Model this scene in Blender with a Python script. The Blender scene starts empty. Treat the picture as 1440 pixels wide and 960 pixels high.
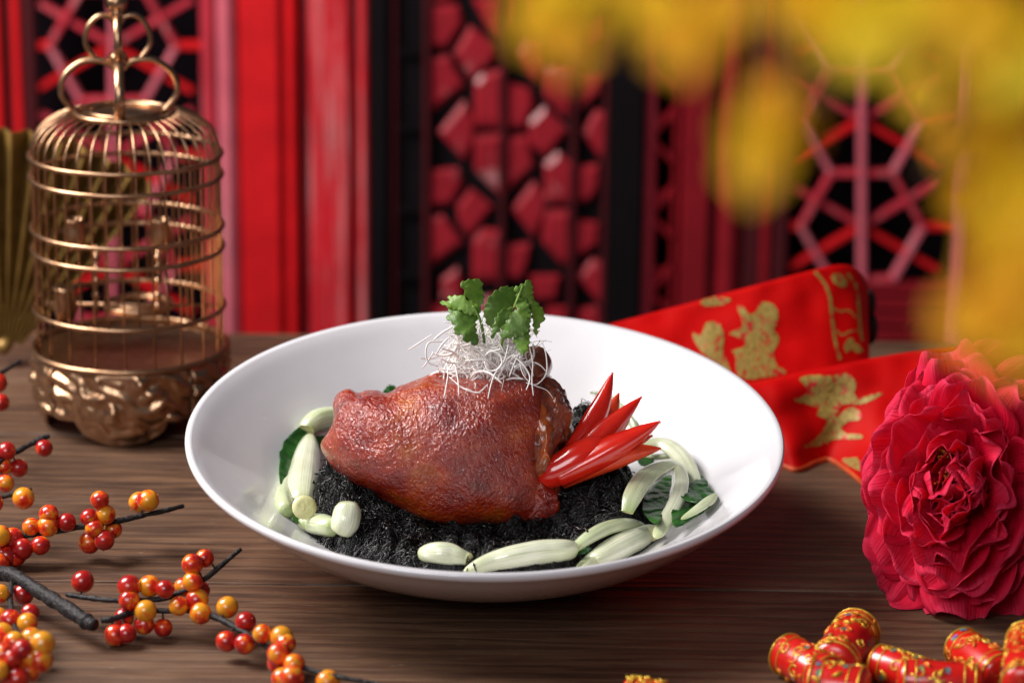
import bpy, bmesh, math, random
from mathutils import Vector, Matrix, noise, geometry
from mathutils.bvhtree import BVHTree
R_ = math.radians
random.seed(7)
CM = 0.01                      # everything below is written in centimetres
scn = bpy.context.scene
col = scn.collection

# ------------------------------------------------------------------ camera
CAM = Vector((1.2946, -136.37, 52.11)); PITCH = R_(16.5); ROLL = R_(0.7); FPX = 4000.0
cam = bpy.data.cameras.new('camera'); co = bpy.data.objects.new('camera', cam); col.objects.link(co)
FW = Vector((0, math.cos(PITCH), -math.sin(PITCH)))
_rt = Vector((1, 0, 0)); _up = _rt.cross(FW)
RT = _rt * math.cos(ROLL) + _up * math.sin(ROLL)
UP = _up * math.cos(ROLL) - _rt * math.sin(ROLL)
m = Matrix((RT, UP, -FW)).transposed().to_4x4(); m.translation = CAM * CM
co.matrix_world = m
cam.sensor_width = 36; cam.lens = FPX / 1440 * 36
cam.clip_start = 0.02; cam.clip_end = 50
cam.dof.use_dof = True; cam.dof.focus_distance = 1.412; cam.dof.aperture_fstop = 5.9
cam.dof.aperture_blades = 0
scn.camera = co

# ------------------------------------------------------------------ light
world = bpy.data.worlds.new('World'); scn.world = world; world.use_nodes = True
bg = world.node_tree.nodes['Background']
bg.inputs[0].default_value = (0.80, 0.84, 1.0, 1); bg.inputs[1].default_value = 0.07

def area(name, loc, aim, sx, sy, watts, colr):
    l = bpy.data.lights.new(name, 'AREA'); l.shape = 'RECTANGLE'; l.size = sx * CM; l.size_y = sy * CM
    l.energy = watts; l.color = colr
    o = bpy.data.objects.new(name, l); col.objects.link(o)
    o.location = Vector(loc) * CM
    o.rotation_euler = (Vector(aim) - Vector(loc)).to_track_quat('-Z', 'Y').to_euler()
    return o
area('key_softbox', (-92, 14, 96), (4, 4, 6), 56, 70, 33.0, (1.0, 0.965, 0.93))
area('fill_softbox', (-55, -150, 95), (5, 0, 6), 80, 60, 11.5, (0.96, 0.97, 1.0))

scn.view_settings.view_transform = 'Standard'; scn.view_settings.look = 'None'
scn.view_settings.gamma = 1; scn.view_settings.exposure = 0.0
scn.view_settings.use_curve_mapping = False
scn.cycles.use_denoising = True
scn.cycles.max_bounces = 8
scn.cycles.caustics_reflective = False; scn.cycles.caustics_refractive = False

# ------------------------------------------------------------------ geometry helpers
def ray(x, y): return RT * ((x - 720) / FPX) + UP * ((480 - y) / FPX) + FW
def atz(x, y, z):
    d = ray(x, y); return CAM + d * ((z - CAM.z) / d.z)
def aty(x, y, Y):
    d = ray(x, y); return CAM + d * ((Y - CAM.y) / d.y)
def atd(x, y, D): return CAM + ray(x, y) * D
def depth(p): return (Vector(p) - CAM).dot(FW)
def sm(a, b, x):
    t = max(0.0, min(1.0, (x - a) / (b - a))); return t * t * (3 - 2 * t)
def lerp(a, b, t): return a + (b - a) * t
def nz(p, s=1.0, o=0.0): return noise.noise(Vector((p[0] * s + o, p[1] * s + o * 1.7, p[2] * s - o)))
def fr(p, s=1.0, o=0.0, oc=4): return noise.fractal(Vector((p[0] * s + o, p[1] * s - o, p[2] * s + o)), 1.0, 2.0, oc)

def spline(pts, n, closed=False):
    """Catmull-Rom through points (tuples of any length), n samples."""
    P = [tuple(p) for p in pts]; k = len(P); out = []
    segs = k if closed else k - 1
    for i in range(n):
        t = i / n * segs if closed else i / (n - 1) * segs
        j = min(int(t), segs - 1); f = t - j
        def g(q): return P[q % k] if closed else P[max(0, min(k - 1, q))]
        a, b, c, d = g(j - 1), g(j), g(j + 1), g(j + 2)
        out.append(tuple(0.5 * (2 * b[q] + (c[q] - a[q]) * f + (2 * a[q] - 5 * b[q] + 4 * c[q] - d[q]) * f * f
                               + (3 * b[q] - a[q] - 3 * c[q] + d[q]) * f ** 3) for q in range(len(b))))
    return out

class MB:
    def __init__(s): s.v = []; s.f = []; s.uv = None
    def add(s, v, f):
        o = len(s.v); s.v += [Vector(p) for p in v]; s.f += [tuple(i + o for i in q) for q in f]
    def box(s, c, size, rot=None):
        x, y, z = (q / 2 for q in size); c = Vector(c)
        v = [Vector((a * x, b * y, d * z)) for a in (-1, 1) for b in (-1, 1) for d in (-1, 1)]
        if rot is not None: v = [rot @ q for q in v]
        s.add([c + q for q in v], [(0, 1, 3, 2), (4, 6, 7, 5), (0, 4, 5, 1), (2, 3, 7, 6), (0, 2, 6, 4), (1, 5, 7, 3)])
    def tube(s, pts, rad, seg=8, flat=1.0, side=None, cap=True, tw=0.0):
        """sweep; rad = number or list; flat scales the second axis; side fixes the first axis"""
        pts = [Vector(p) for p in pts]; n = len(pts)
        if not isinstance(rad, (list, tuple)): rad = [rad] * n
        t0 = (pts[1] - pts[0]).normalized()
        a = Vector(side) if side is not None else (Vector((0, 0, 1)) if abs(t0.z) < 0.9 else Vector((1, 0, 0)))
        V = []; F = []
        for i in range(n):
            t = (pts[min(i + 1, n - 1)] - pts[max(i - 1, 0)]).normalized()
            a = (a - t * a.dot(t)).normalized(); b = t.cross(a)
            for k in range(seg):
                th = 2 * math.pi * k / seg + tw * i
                V.append(pts[i] + (a * math.cos(th) + b * math.sin(th) * flat) * rad[i])
        for i in range(n - 1):
            for k in range(seg):
                k2 = (k + 1) % seg
                F.append((i * seg + k, i * seg + k2, (i + 1) * seg + k2, (i + 1) * seg + k))
        if cap:
            F.append(tuple(range(seg - 1, -1, -1))); F.append(tuple((n - 1) * seg + k for k in range(seg)))
        s.add(V, F)
    def lathe(s, prof, seg, c=(0, 0, 0), fn=None, closed=False):
        V = []; F = []; n = len(prof); c = Vector(c)
        for i in range(n):
            for k in range(seg):
                th = 2 * math.pi * k / seg; p = Vector((prof[i][0] * math.cos(th), prof[i][0] * math.sin(th), prof[i][1]))
                V.append(c + (fn(p) if fn else p))
        for i in range(n if closed else n - 1):
            j = (i + 1) % n
            for k in range(seg):
                k2 = (k + 1) % seg; F.append((i * seg + k, i * seg + k2, j * seg + k2, j * seg + k))
        s.add(V, F)
    def sphere(s, c, r, nu=16, nv=10, sc=(1, 1, 1)):
        c = Vector(c); V = [c + Vector((0, 0, -r * sc[2]))]; F = []
        for i in range(1, nv):
            ph = -math.pi / 2 + math.pi * i / nv
            for k in range(nu):
                th = 2 * math.pi * k / nu
                V.append(c + Vector((r * sc[0] * math.cos(ph) * math.cos(th), r * sc[1] * math.cos(ph) * math.sin(th), r * sc[2] * math.sin(ph))))
        V.append(c + Vector((0, 0, r * sc[2]))); L = len(V) - 1
        for k in range(nu):
            k2 = (k + 1) % nu
            F.append((0, 1 + k2, 1 + k)); F.append((L, L - nu + k, L - nu + k2))
            for i in range(nv - 2): a = 1 + i * nu; F.append((a + k, a + k2, a + nu + k2, a + nu + k))
        s.add(V, F)
    def grid(s, fn, nu, nv, closeu=False):
        V = []; F = []
        for j in range(nv):
            for i in range(nu):
                V.append(Vector(fn(i / nu if closeu else i / (nu - 1), j / (nv - 1))))
        for j in range(nv - 1):
            for i in range(nu if closeu else nu - 1):
                i2 = (i + 1) % nu; F.append((j * nu + i, j * nu + i2, (j + 1) * nu + i2, (j + 1) * nu + i))
        s.add(V, F)
    def prism(s, poly, d, inset=0.0):
        """extrude polygon by vector d; the far end is inset (chamfer)"""
        poly = [Vector(p) for p in poly]; n = len(poly); d = Vector(d)
        c = sum(poly, Vector()) / n
        b = [p + d * 0.6 for p in poly]; t = [p + (c - p) * inset + d for p in poly]
        F = [tuple(range(n)), tuple(2 * n + (n - 1 - i) for i in range(n))]
        for i in range(n):
            j = (i + 1) % n
            F += [(i, n + i, n + j, j), (n + i, 2 * n + i, 2 * n + j, n + j)]
        s.add(poly + b + t, F)

def mesh_of(mb, name, origin=Vector(), smooth=True):
    me = bpy.data.meshes.new(name)
    me.from_pydata([(p - origin) * CM for p in mb.v], [], mb.f); me.validate()
    bm = bmesh.new(); bm.from_mesh(me); bmesh.ops.recalc_face_normals(bm, faces=bm.faces); bm.to_mesh(me); bm.free()
    if smooth is True: me.polygons.foreach_set('use_smooth', [True] * len(me.polygons))
    elif smooth:
        me.polygons.foreach_set('use_smooth', [True] * len(me.polygons)); me.set_sharp_from_angle(angle=R_(smooth))
    return me

def tag(o, label=None, cat=None, group=None, kind=None):
    for k, v in (('label', label), ('category', cat), ('group', group), ('kind', kind)):
        if v: o[k] = v
    return o
ORG = {}
def thing(name, loc, label, cat, group=None, kind=None):
    o = bpy.data.objects.new(name, None); col.objects.link(o); o.location = Vector(loc) * CM
    o.empty_display_size = 0.01; ORG[o] = Vector(loc)
    return tag(o, label, cat, group, kind)
def obj(name, mb, mat, parent=None, smooth=True, origin=None, solid=0, solid_off=0, sub=0, bevel=0):
    org = ORG[parent] if parent is not None else Vector(origin if origin is not None else (0, 0, 0))
    me = mesh_of(mb, name, org, smooth); me.materials.append(mat)
    o = bpy.data.objects.new(name, me); col.objects.link(o)
    if parent is not None: o.parent = parent
    else: o.location = org * CM
    ORG[o] = org
    if solid:
        md = o.modifiers.new('thickness', 'SOLIDIFY'); md.thickness = solid * CM; md.offset = solid_off
    if bevel:
        md = o.modifiers.new('edge', 'BEVEL'); md.width = bevel * CM; md.segments = 2; md.limit_method = 'ANGLE'
    if sub:
        md = o.modifiers.new('smooth', 'SUBSURF'); md.levels = sub; md.render_levels = sub
    return o
def inst(name, me, parent, loc, rot=(0, 0, 0), sc=(1, 1, 1), mat=None):
    o = bpy.data.objects.new(name, me); col.objects.link(o)
    base = ORG[parent] if parent is not None else Vector()
    o.location = (Vector(loc) - base) * CM; o.rotation_euler = rot; o.scale = sc
    if parent is not None: o.parent = parent
    return o

def filled(poly, cuts=2, bend=None):
    """triangulated, subdivided sheet from a 2-D outline; bend(x, y) -> 3-D point"""
    bm = bmesh.new(); vs = [bm.verts.new((p[0], p[1], 0)) for p in poly]
    es = [bm.edges.new((vs[i], vs[(i + 1) % len(vs)])) for i in range(len(vs))]
    bmesh.ops.triangle_fill(bm, use_beauty=True, edges=es)
    for _ in range(cuts): bmesh.ops.subdivide_edges(bm, edges=bm.edges[:], cuts=1, use_grid_fill=True)
    bmesh.ops.triangulate(bm, faces=bm.faces[:]); bmesh.ops.beautify_fill(bm, faces=bm.faces[:], edges=bm.edges[:])
    bm.verts.index_update()
    mb = MB(); mb.add([bend(v.co.x, v.co.y) for v in bm.verts], [tuple(v.index for v in f.verts) for f in bm.faces]); bm.free()
    return mb

# ------------------------------------------------------------------ materials
class NT:
    def __init__(s, name):
        s.m = bpy.data.materials.new(name); s.m.use_nodes = True; s.t = s.m.node_tree
        s.b = s.t.nodes['Principled BSDF']
    def n(s, typ, **kw):
        nd = s.t.nodes.new('ShaderNode' + typ)
        for k, v in kw.items():
            if k.startswith('_'): setattr(nd, k[1:], v)
            else: s.set(nd, k, v)
        return nd
    def set(s, nd, k, v):
        key = int(k[1:]) if k[0] == 'i' and k[1:].isdigit() else k.replace('_', ' ')
        sock = nd.inputs[key]
        if isinstance(v, bpy.types.NodeSocket): s.t.links.new(v, sock)
        elif isinstance(v, (tuple, list)) and len(v) == 3 and sock.type == 'RGBA': sock.default_value = (*v, 1)
        else: sock.default_value = v
    def P(s, **kw):
        for k, v in kw.items(): s.set(s.b, k, v)
        return s
    def co(s, kind='Object', scale=(1, 1, 1), rot=(0, 0, 0)):
        c = s.n('TexCoord').outputs[kind] if kind != 'World' else s.n('NewGeometry').outputs['Position']
        mp = s.n('Mapping', Vector=c, Scale=scale, Rotation=rot); return mp.outputs[0]
    def noise(s, vec, scale, detail=3, rough=0.55, dist=0.0):
        return s.n('TexNoise', Vector=vec, Scale=scale, Detail=detail, Roughness=rough, Distortion=dist).outputs[0]
    def ramp(s, fac, stops, mode='LINEAR'):
        nd = s.n('ValToRGB', Fac=fac); r = nd.color_ramp; r.interpolation = mode
        while len(r.elements) < len(stops): r.elements.new(0.5)
        for e, (p, c) in zip(r.elements, stops): e.position = p; e.color = (*c, 1) if len(c) == 3 else c
        return nd.outputs[0]
    def mix(s, fac, a, b, mode='MIX'):
        nd = s.n('Mix', _data_type='RGBA', _blend_type=mode); s.set(nd, 'i0', fac); s.set(nd, 'i6', a); s.set(nd, 'i7', b); return nd.outputs[2]
    def math(s, op, a, b=0.0, c=0.0):
        return s.n('Math', _operation=op, i0=a, i1=b, i2=c).outputs[0]
    def bump(s, h, strength, dist=0.001, normal=None):
        nd = s.n('Bump', Height=h, Strength=strength, Distance=dist)
        if normal is not None: s.set(nd, 'Normal', normal)
        return nd.outputs[0]

def plain(name, c, rough=0.5, metal=0.0, var=0.12, vs=60, bump=0.0, bs=300, **kw):
    """one colour with a little procedural unevenness"""
    k = NT(name); v = k.co('World')
    n = k.noise(v, vs, 3)
    d = tuple(x * (1 - var) for x in c); l = tuple(min(1, x * (1 + var)) for x in c)
    k.P(Base_Color=k.ramp(n, [(0.3, d), (0.7, l)]), Roughness=rough, Metallic=metal)
    if bump: k.P(Normal=k.bump(k.noise(v, bs, 4), bump))
    k.P(**kw)
    return k.m
M = {}

# table wood: brushed grain along x
k = NT('brown_wood'); v = k.co('World')
oi = k.n('ObjectInfo').outputs['Random']
off = k.n('VectorMath', _operation='ADD', i0=v, i1=k.n('CombineXYZ', X=k.math('MULTIPLY', oi, 7.0), Z=k.math('MULTIPLY', oi, 3.0)).outputs[0]).outputs[0]
sv = k.n('Mapping', Vector=off, Scale=(0.11, 1, 1)).outputs[0]
wv = k.n('TexWave', _wave_type='BANDS', _bands_direction='Y', Vector=sv, Scale=30.0, Distortion=7.0, Detail=4.0, Detail_Scale=5.0, Detail_Roughness=0.55).outputs[0]
s2 = k.n('Mapping', Vector=off, Scale=(0.17, 1, 1)).outputs[0]
n1 = k.noise(s2, 75, 4, 0.55)
n2 = k.noise(k.n('Mapping', Vector=off, Scale=(0.04, 1, 1)).outputs[0], 650, 3, 0.6)
big = k.noise(k.n('Mapping', Vector=off, Scale=(0.35, 1, 1)).outputs[0], 14, 3)
g = k.math('ADD', k.math('MULTIPLY', wv, 0.20), k.math('ADD', k.math('MULTIPLY', n1, 0.46), k.math('ADD', k.math('MULTIPLY', n2, 0.26), k.math('MULTIPLY', k.math('SUBTRACT', big, 0.4), 0.45))))
c1 = k.ramp(g, [(0.28, (0.030, 0.013, 0.007)), (0.44, (0.080, 0.036, 0.018)), (0.60, (0.142, 0.070, 0.036)), (0.80, (0.225, 0.125, 0.068))])
c2 = k.mix(k.ramp(big, [(0.35, (0, 0, 0)), (0.7, (1, 1, 1))]), c1, k.mix(0.5, c1, (0.060, 0.032, 0.020)))
fl = k.noise(k.n('Mapping', Vector=off, Scale=(0.22, 1, 1)).outputs[0], 420, 2, 0.6)
c2 = k.mix(k.ramp(k.noise(k.n('Mapping', Vector=off, Scale=(0.4, 1, 1)).outputs[0], 9, 5, 0.65), [(0.52, (0, 0, 0)), (0.72, (0.38,) * 3)]), c2, (0.24, 0.155, 0.10))
c3 = k.mix(k.ramp(fl, [(0.70, (0, 0, 0)), (0.78, (0.75, 0.75, 0.75))]), c2, (0.26, 0.19, 0.14))
hb = k.math('ADD', k.math('MULTIPLY', wv, 0.6), k.math('ADD', k.math('MULTIPLY', n1, 0.5), k.math('MULTIPLY', n2, 0.25)))
k.P(Base_Color=c3, Roughness=k.ramp(n2, [(0.3, (0.42,) * 3), (0.7, (0.62,) * 3)]), Normal=k.bump(hb, 0.4, 0.0016)); M['wood'] = k.m

k = NT('white_porcelain'); v = k.co('World')
k.P(Base_Color=k.ramp(k.noise(v, 35, 3), [(0.3, (0.705, 0.685, 0.715)), (0.7, (0.74, 0.72, 0.75))]), Roughness=k.ramp(k.noise(v, 22, 4, 0.6), [(0.35, (0.10,) * 3), (0.7, (0.30,) * 3)]), Coat_Weight=0.5, Coat_Roughness=0.05,
    Normal=k.bump(k.noise(v, 40, 2), 0.06, 0.001)); M['porcelain'] = k.m

k = NT('braised_skin'); v = k.co('World')
n = k.noise(v, 42, 4, 0.6); n3 = k.noise(v, 160, 3)
c = k.ramp(n, [(0.26, (0.10, 0.005, 0.002)), (0.42, (0.26, 0.012, 0.0025)), (0.57, (0.40, 0.038, 0.003)), (0.73, (0.54, 0.13, 0.005))])
c = k.mix(k.ramp(n3, [(0.35, (0, 0, 0)), (0.75, (0.5, 0.5, 0.5))]), c, (0.22, 0.010, 0.004))
vr = k.n('TexVoronoi', Vector=k.n('Mapping', Vector=v, Scale=(1, 0.9, 0.8), Rotation=(0.3, 0.5, 0.2)).outputs[0], Scale=480.0, Randomness=1.0).outputs[0]
fine = k.noise(k.n('Mapping', Vector=v, Scale=(1, 0.9, 0.8), Rotation=(0.2, 0.6, 0.3)).outputs[0], 560, 3, 0.6, 0.4)
lum = k.noise(v, 110, 3)
hh = k.math('ADD', k.math('MULTIPLY', vr, 0.35), k.math('ADD', k.math('MULTIPLY', fine, 1.9), k.math('MULTIPLY', lum, 0.5)))
nb = k.bump(hh, 0.74, 0.0012)
k.P(Base_Color=c, Roughness=k.ramp(lum, [(0.35, (0.20,) * 3), (0.7, (0.36,) * 3)]), Normal=nb, Subsurface_Weight=0.06, Subsurface_Radius=(0.006, 0.0015, 0.0005), Subsurface_Scale=0.6,
    Specular_IOR_Level=0.15, Coat_Weight=1.0, Coat_IOR=1.75, Coat_Roughness=0.10, Coat_Normal=nb); M['skin'] = k.m

k = NT('braised_meat'); v = k.co('World', (1, 1, 0.45), (0.2, 0.4, 0))
n = k.noise(v, 150, 6, 0.7, 1.2)
c = k.ramp(n, [(0.34, (0.045, 0.006, 0.002)), (0.46, (0.20, 0.024, 0.005)), (0.60, (0.34, 0.062, 0.010)), (0.80, (0.48, 0.19, 0.05))])
k.P(Base_Color=c, Roughness=0.30, Normal=k.bump(n, 0.9, 0.004), Subsurface_Weight=0.1, Subsurface_Radius=(0.004, 0.001, 0.0005), Coat_Weight=0.5, Coat_Roughness=0.12); M['meat'] = k.m
M['fat'] = plain('braised_fat', (0.40, 0.075, 0.010), 0.2, var=0.55, vs=140, bump=0.5, bs=260, Coat_Weight=0.6, Coat_Roughness=0.12, Subsurface_Weight=0.2, Subsurface_Radius=(0.004, 0.002, 0.0005))
M['bone'] = plain('braised_bone', (0.16, 0.035, 0.012), 0.25, var=0.35, vs=120, bump=0.2, Coat_Weight=0.5)
M['moss'] = plain('black_moss', (0.006, 0.005, 0.0045), 0.27, var=0.6, vs=150)
M['mossgloss'] = plain('wet_black_moss', (0.006, 0.005, 0.005), 0.16, var=0.6, vs=150)
M['mossbed'] = plain('black_moss_bed', (0.007, 0.006, 0.006), 0.4, var=0.4, vs=300, bump=0.8, bs=500)

def veg(name, a, b, rough=0.22, sss=0.25, scale=90, stretch=(1, 1, 1)):
    k = NT(name); v = k.co('World', stretch); n = k.noise(v, scale, 4)
    k.P(Base_Color=k.ramp(n, [(0.3, a), (0.7, b)]), Roughness=rough, Subsurface_Weight=sss, Subsurface_Radius=(0.004, 0.005, 0.002),
        Coat_Weight=0.12, Coat_Roughness=0.15, Specular_IOR_Level=0.3, Normal=k.bump(k.noise(v, scale * 3, 3), 0.3)); return k.m
def stemmat(name, a, b, g):
    k = NT(name); v = k.co('World'); an = k.n('Attribute', _attribute_name='ang').outputs['Fac']; ln = k.n('Attribute', _attribute_name='lng').outputs['Fac']
    st = k.n('TexNoise', _noise_dimensions='2D', Vector=k.n('CombineXYZ', X=k.math('MULTIPLY', an, 9.0), Y=k.math('MULTIPLY', ln, 1.5)).outputs[0], Scale=1.0, Detail=3.0).outputs[0]
    n = k.noise(v, 70, 3); f = k.math('ADD', k.math('MULTIPLY', st, 0.6), k.math('MULTIPLY', n, 0.4))
    c = k.ramp(f, [(0.38, a), (0.60, b)])
    e = k.math('POWER', k.math('ABSOLUTE', k.math('SUBTRACT', k.math('MULTIPLY', ln, 2.0), 1.0)), 3.0)
    c = k.mix(k.math('MULTIPLY', e, k.math('ADD', 0.2, n)), c, g)
    k.P(Base_Color=c, Roughness=0.25, Subsurface_Weight=0.25, Subsurface_Radius=(0.004, 0.005, 0.0025), Subsurface_Scale=0.7, Coat_Weight=0.8, Coat_Roughness=0.06, Normal=k.bump(st, 0.2, 0.0008)); return k.m
M['stem'] = stemmat('bok_choy_stem', (0.53, 0.57, 0.37), (0.78, 0.79, 0.63), (0.47, 0.53, 0.21))
M['stem2'] = stemmat('bok_choy_stem_green', (0.44, 0.51, 0.28), (0.68, 0.72, 0.50), (0.33, 0.44, 0.12))
M['cut'] = veg('bok_choy_cut_end', (0.56, 0.53, 0.22), (0.68, 0.66, 0.38), 0.35)
M['leaf'] = veg('bok_choy_leaf', (0.006, 0.040, 0.006), (0.03, 0.13, 0.018), 0.34, 0.1, 160)
k = NT('coriander_leaf'); v = k.co('World'); n = k.noise(v, 140, 3)
oi = k.n('ObjectInfo').outputs['Random']
c = k.mix(oi, k.ramp(n, [(0.3, (0.085, 0.17, 0.025)), (0.7, (0.15, 0.27, 0.045))]), k.ramp(n, [(0.3, (0.13, 0.26, 0.025)), (0.7, (0.26, 0.43, 0.05))]))
k.P(Base_Color=c, Roughness=0.42, Normal=k.bump(k.noise(v, 700, 3), 0.3))
tr = k.n('BsdfTranslucent', Color=(0.16, 0.40, 0.03)); mx = k.n('MixShader', i0=0.22, i1=k.b.outputs[0], i2=tr.outputs[0])
k.t.links.new(mx.outputs[0], k.t.nodes['Material Output'].inputs[0]); M['coriander'] = k.m
M['shred'] = plain('white_shreds', (0.90, 0.87, 0.84), 0.3, var=0.04, vs=200, Subsurface_Weight=0.3, Subsurface_Radius=(0.003, 0.003, 0.003))
k = NT('chilli_skin'); v = k.co('World'); n = k.noise(v, 70, 3)
k.P(Base_Color=k.ramp(n, [(0.3, (0.60, 0.008, 0.004)), (0.7, (0.74, 0.022, 0.008))]), Roughness=0.2, Coat_Weight=0.6, Coat_Roughness=0.08, Subsurface_Weight=0.1, Subsurface_Radius=(0.005, 0.001, 0.001),
    Normal=k.bump(k.noise(v, 60, 2), 0.12)); M['chilli'] = k.m
M['chilli_flesh'] = plain('chilli_flesh', (0.70, 0.10, 0.03), 0.35, var=0.25, vs=300)
M['chilli_in'] = plain('chilli_inner', (0.66, 0.05, 0.012), 0.3, var=0.2, vs=200, Subsurface_Weight=0.2, Subsurface_Radius=(0.004, 0.001, 0.001))

k = NT('red_satin'); v = k.co('World')
wvv = k.noise(k.n('Mapping', Vector=v, Scale=(1, 8, 8)).outputs[0], 500, 2)
k.P(Base_Color=k.ramp(k.noise(v, 30, 3), [(0.3, (0.44, 0.0015, 0.0025)), (0.7, (0.54, 0.003, 0.003))]), Roughness=0.5, Specular_IOR_Level=0.2, Specular_Tint=(1, 0.25, 0.2),
    Normal=k.bump(k.math('ADD', wvv, k.math('MULTIPLY', k.noise(v, 45, 3), 2.0)), 0.15)); M['cloth'] = k.m
k = NT('gold_thread'); v = k.co('World'); n = k.noise(v, 500, 3)
gp = k.noise(v, 210, 2, 0.5, 0.8)
k.P(Base_Color=k.mix(k.ramp(gp, [(0.57, (0, 0, 0)), (0.61, (1, 1, 1))]), k.ramp(n, [(0.3, (0.20, 0.12, 0.018)), (0.7, (0.40, 0.27, 0.05))]), (0.46, 0.004, 0.004)), Roughness=0.5, Metallic=0.15, Normal=k.bump(n, 0.6)); M['thread'] = k.m
M['hem'] = plain('orange_hem', (0.62, 0.09, 0.02), 0.45, var=0.3, vs=150)
M['darklump'] = plain('dark_lumps', (0.012, 0.006, 0.006), 0.6)

k = NT('peony_petal'); tc = k.n('TexCoord'); uvm = k.n('Attribute', _attribute_name='along').outputs['Fac']
across = k.n('Attribute', _attribute_name='across').outputs['Fac']
wob = k.noise(tc.outputs['Object'], 120, 2)
vein = k.n('TexNoise', _noise_dimensions='2D', Vector=k.n('CombineXYZ', X=k.math('MULTIPLY', across, 26.0), Y=k.math('MULTIPLY', uvm, 1.6)).outputs[0], Scale=1.0, Detail=2.0).outputs[0]
e = k.math('MULTIPLY', k.math('POWER', uvm, 4.5), k.math('ADD', 0.3, k.math('MULTIPLY', vein, 1.2)))
c = k.mix(k.math('MINIMUM', e, 1.0), (0.86, 0.003, 0.044), (0.94, 0.07, 0.17))
c = k.mix(k.ramp(wob, [(0.35, (0, 0, 0)), (0.75, (0.6, 0.6, 0.6))]), c, (0.74, 0.002, 0.034))
k.P(Base_Color=c, Roughness=0.6, Specular_IOR_Level=0.1, Normal=k.bump(vein, 0.8, 0.0012))
tr = k.n('BsdfTranslucent', Color=(0.9, 0.01, 0.07)); mx = k.n('MixShader', i0=0.35, i1=k.b.outputs[0], i2=tr.outputs[0])
k.t.links.new(mx.outputs[0], k.t.nodes['Material Output'].inputs[0]); M['petal'] = k.m
M['stamen'] = plain('yellow_stamen', (0.42, 0.13, 0.015), 0.6, var=0.5, vs=400)

k = NT('berry_skin'); oi = k.n('ObjectInfo').outputs['Random']; v = k.co('Object')
n = k.noise(k.n('VectorMath', _operation='ADD', i0=v, i1=k.n('CombineXYZ', X=oi, Y=k.math('MULTIPLY', oi, 5.0)).outputs[0]).outputs[0], 120, 3, 0.6, 0.4)
f = k.math('ADD', k.math('MULTIPLY', n, 2.3), k.math('SUBTRACT', k.math('MULTIPLY', oi, 0.75), 0.98))
c = k.ramp(f, [(0.20, (0.72, 0.30, 0.014)), (0.40, (0.76, 0.19, 0.010)), (0.58, (0.64, 0.030, 0.006)), (0.85, (0.36, 0.006, 0.006))])
k.P(Base_Color=c, Roughness=0.28, Coat_Weight=0.5, Coat_Roughness=0.12, Subsurface_Weight=0.12, Subsurface_Radius=(0.004, 0.0015, 0.0005)); M['berry'] = k.m
k = NT('dark_bark'); v = k.co('World'); n = k.noise(v, 420, 4)
k.P(Base_Color=k.ramp(n, [(0.3, (0.006, 0.005, 0.005)), (0.7, (0.024, 0.018, 0.019))]), Roughness=0.55, Specular_IOR_Level=0.35, Normal=k.bump(n, 0.8, 0.0015)); M['bark'] = k.m

k = NT('rose_gold_metal'); v = k.co('World'); n = k.noise(v, 130, 3)
k.P(Base_Color=k.ramp(n, [(0.3, (0.39, 0.21, 0.115)), (0.7, (0.56, 0.345, 0.205))]), Roughness=0.31, Metallic=1.0, Normal=k.bump(k.noise(v, 350, 2), 0.12)); M['cage'] = k.m
k = NT('gold_paper'); v = k.co('World'); n = k.noise(v, 90, 4)
k.P(Base_Color=k.ramp(n, [(0.3, (0.20, 0.11, 0.026)), (0.7, (0.32, 0.19, 0.05))]), Roughness=0.45, Metallic=0.5, Normal=k.bump(n, 0.2)); M['fan'] = k.m
M['cracker'] = plain('firecracker_red', (0.62, 0.010, 0.006), 0.3, var=0.12, vs=120, Coat_Weight=0.5, Coat_Roughness=0.15)
k = NT('firecracker_gold'); v = k.co('World'); n = k.noise(v, 260, 3)
k.P(Base_Color=k.ramp(n, [(0.3, (0.62, 0.33, 0.02)), (0.7, (0.85, 0.60, 0.08))]), Roughness=0.33, Metallic=0.55, Normal=k.bump(n, 0.3)); M['cgold'] = k.m
M['corange'] = plain('firecracker_orange', (0.75, 0.22, 0.02), 0.35, metal=0.3)
k = NT('foil_confetti'); v = k.co('World'); vr = k.n('TexVoronoi', Vector=v, Scale=900.0)
hs = k.n('HueSaturation', Hue=k.n('SeparateColor', Color=vr.outputs['Color']).outputs[0], Saturation=1.0, Value=1.0, Color=(0.2, 0.55, 0.75))
k.P(Base_Color=hs.outputs[0], Roughness=0.2, Metallic=0.7); M['foil'] = k.m

def lacquer(name, c, wear=0.0, rough=0.38, streak=(30, 30, 1.2), spec=0.3):
    k = NT(name); v = k.co('World'); n = k.noise(v, 25, 4)
    d = tuple(x * 0.82 for x in c); l = tuple(min(1, x * 1.12) for x in c)
    cc = k.ramp(n, [(0.3, d), (0.7, l)])
    if wear:
        w = k.noise(k.n('Mapping', Vector=v, Scale=streak).outputs[0], 5, 6, 0.7)
        cc = k.mix(k.ramp(w, [(0.60 - wear * 0.1, (0, 0, 0)), (0.72, (0.85,) * 3)]), cc, (0.62, 0.36, 0.36))
    k.P(Base_Color=cc, Roughness=rough, Specular_IOR_Level=spec, Normal=k.bump(n, 0.1)); return k.m
M['red'] = lacquer('red_lacquer', (0.66, 0.010, 0.014))
M['redworn'] = lacquer('worn_red_lacquer', (0.62, 0.016, 0.026), 1.0)
M['pink'] = lacquer('faded_highlit_red_lacquer', (0.62, 0.12, 0.16), 0.4)  # pink puts the moulding highlight and haze into the colour, beside print fade
M['rose'] = lacquer('rose_red_lacquer', (0.52, 0.035, 0.055), 0.25, 0.3)
M['maroon'] = lacquer('maroon_lacquer', (0.075, 0.008, 0.011))
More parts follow.
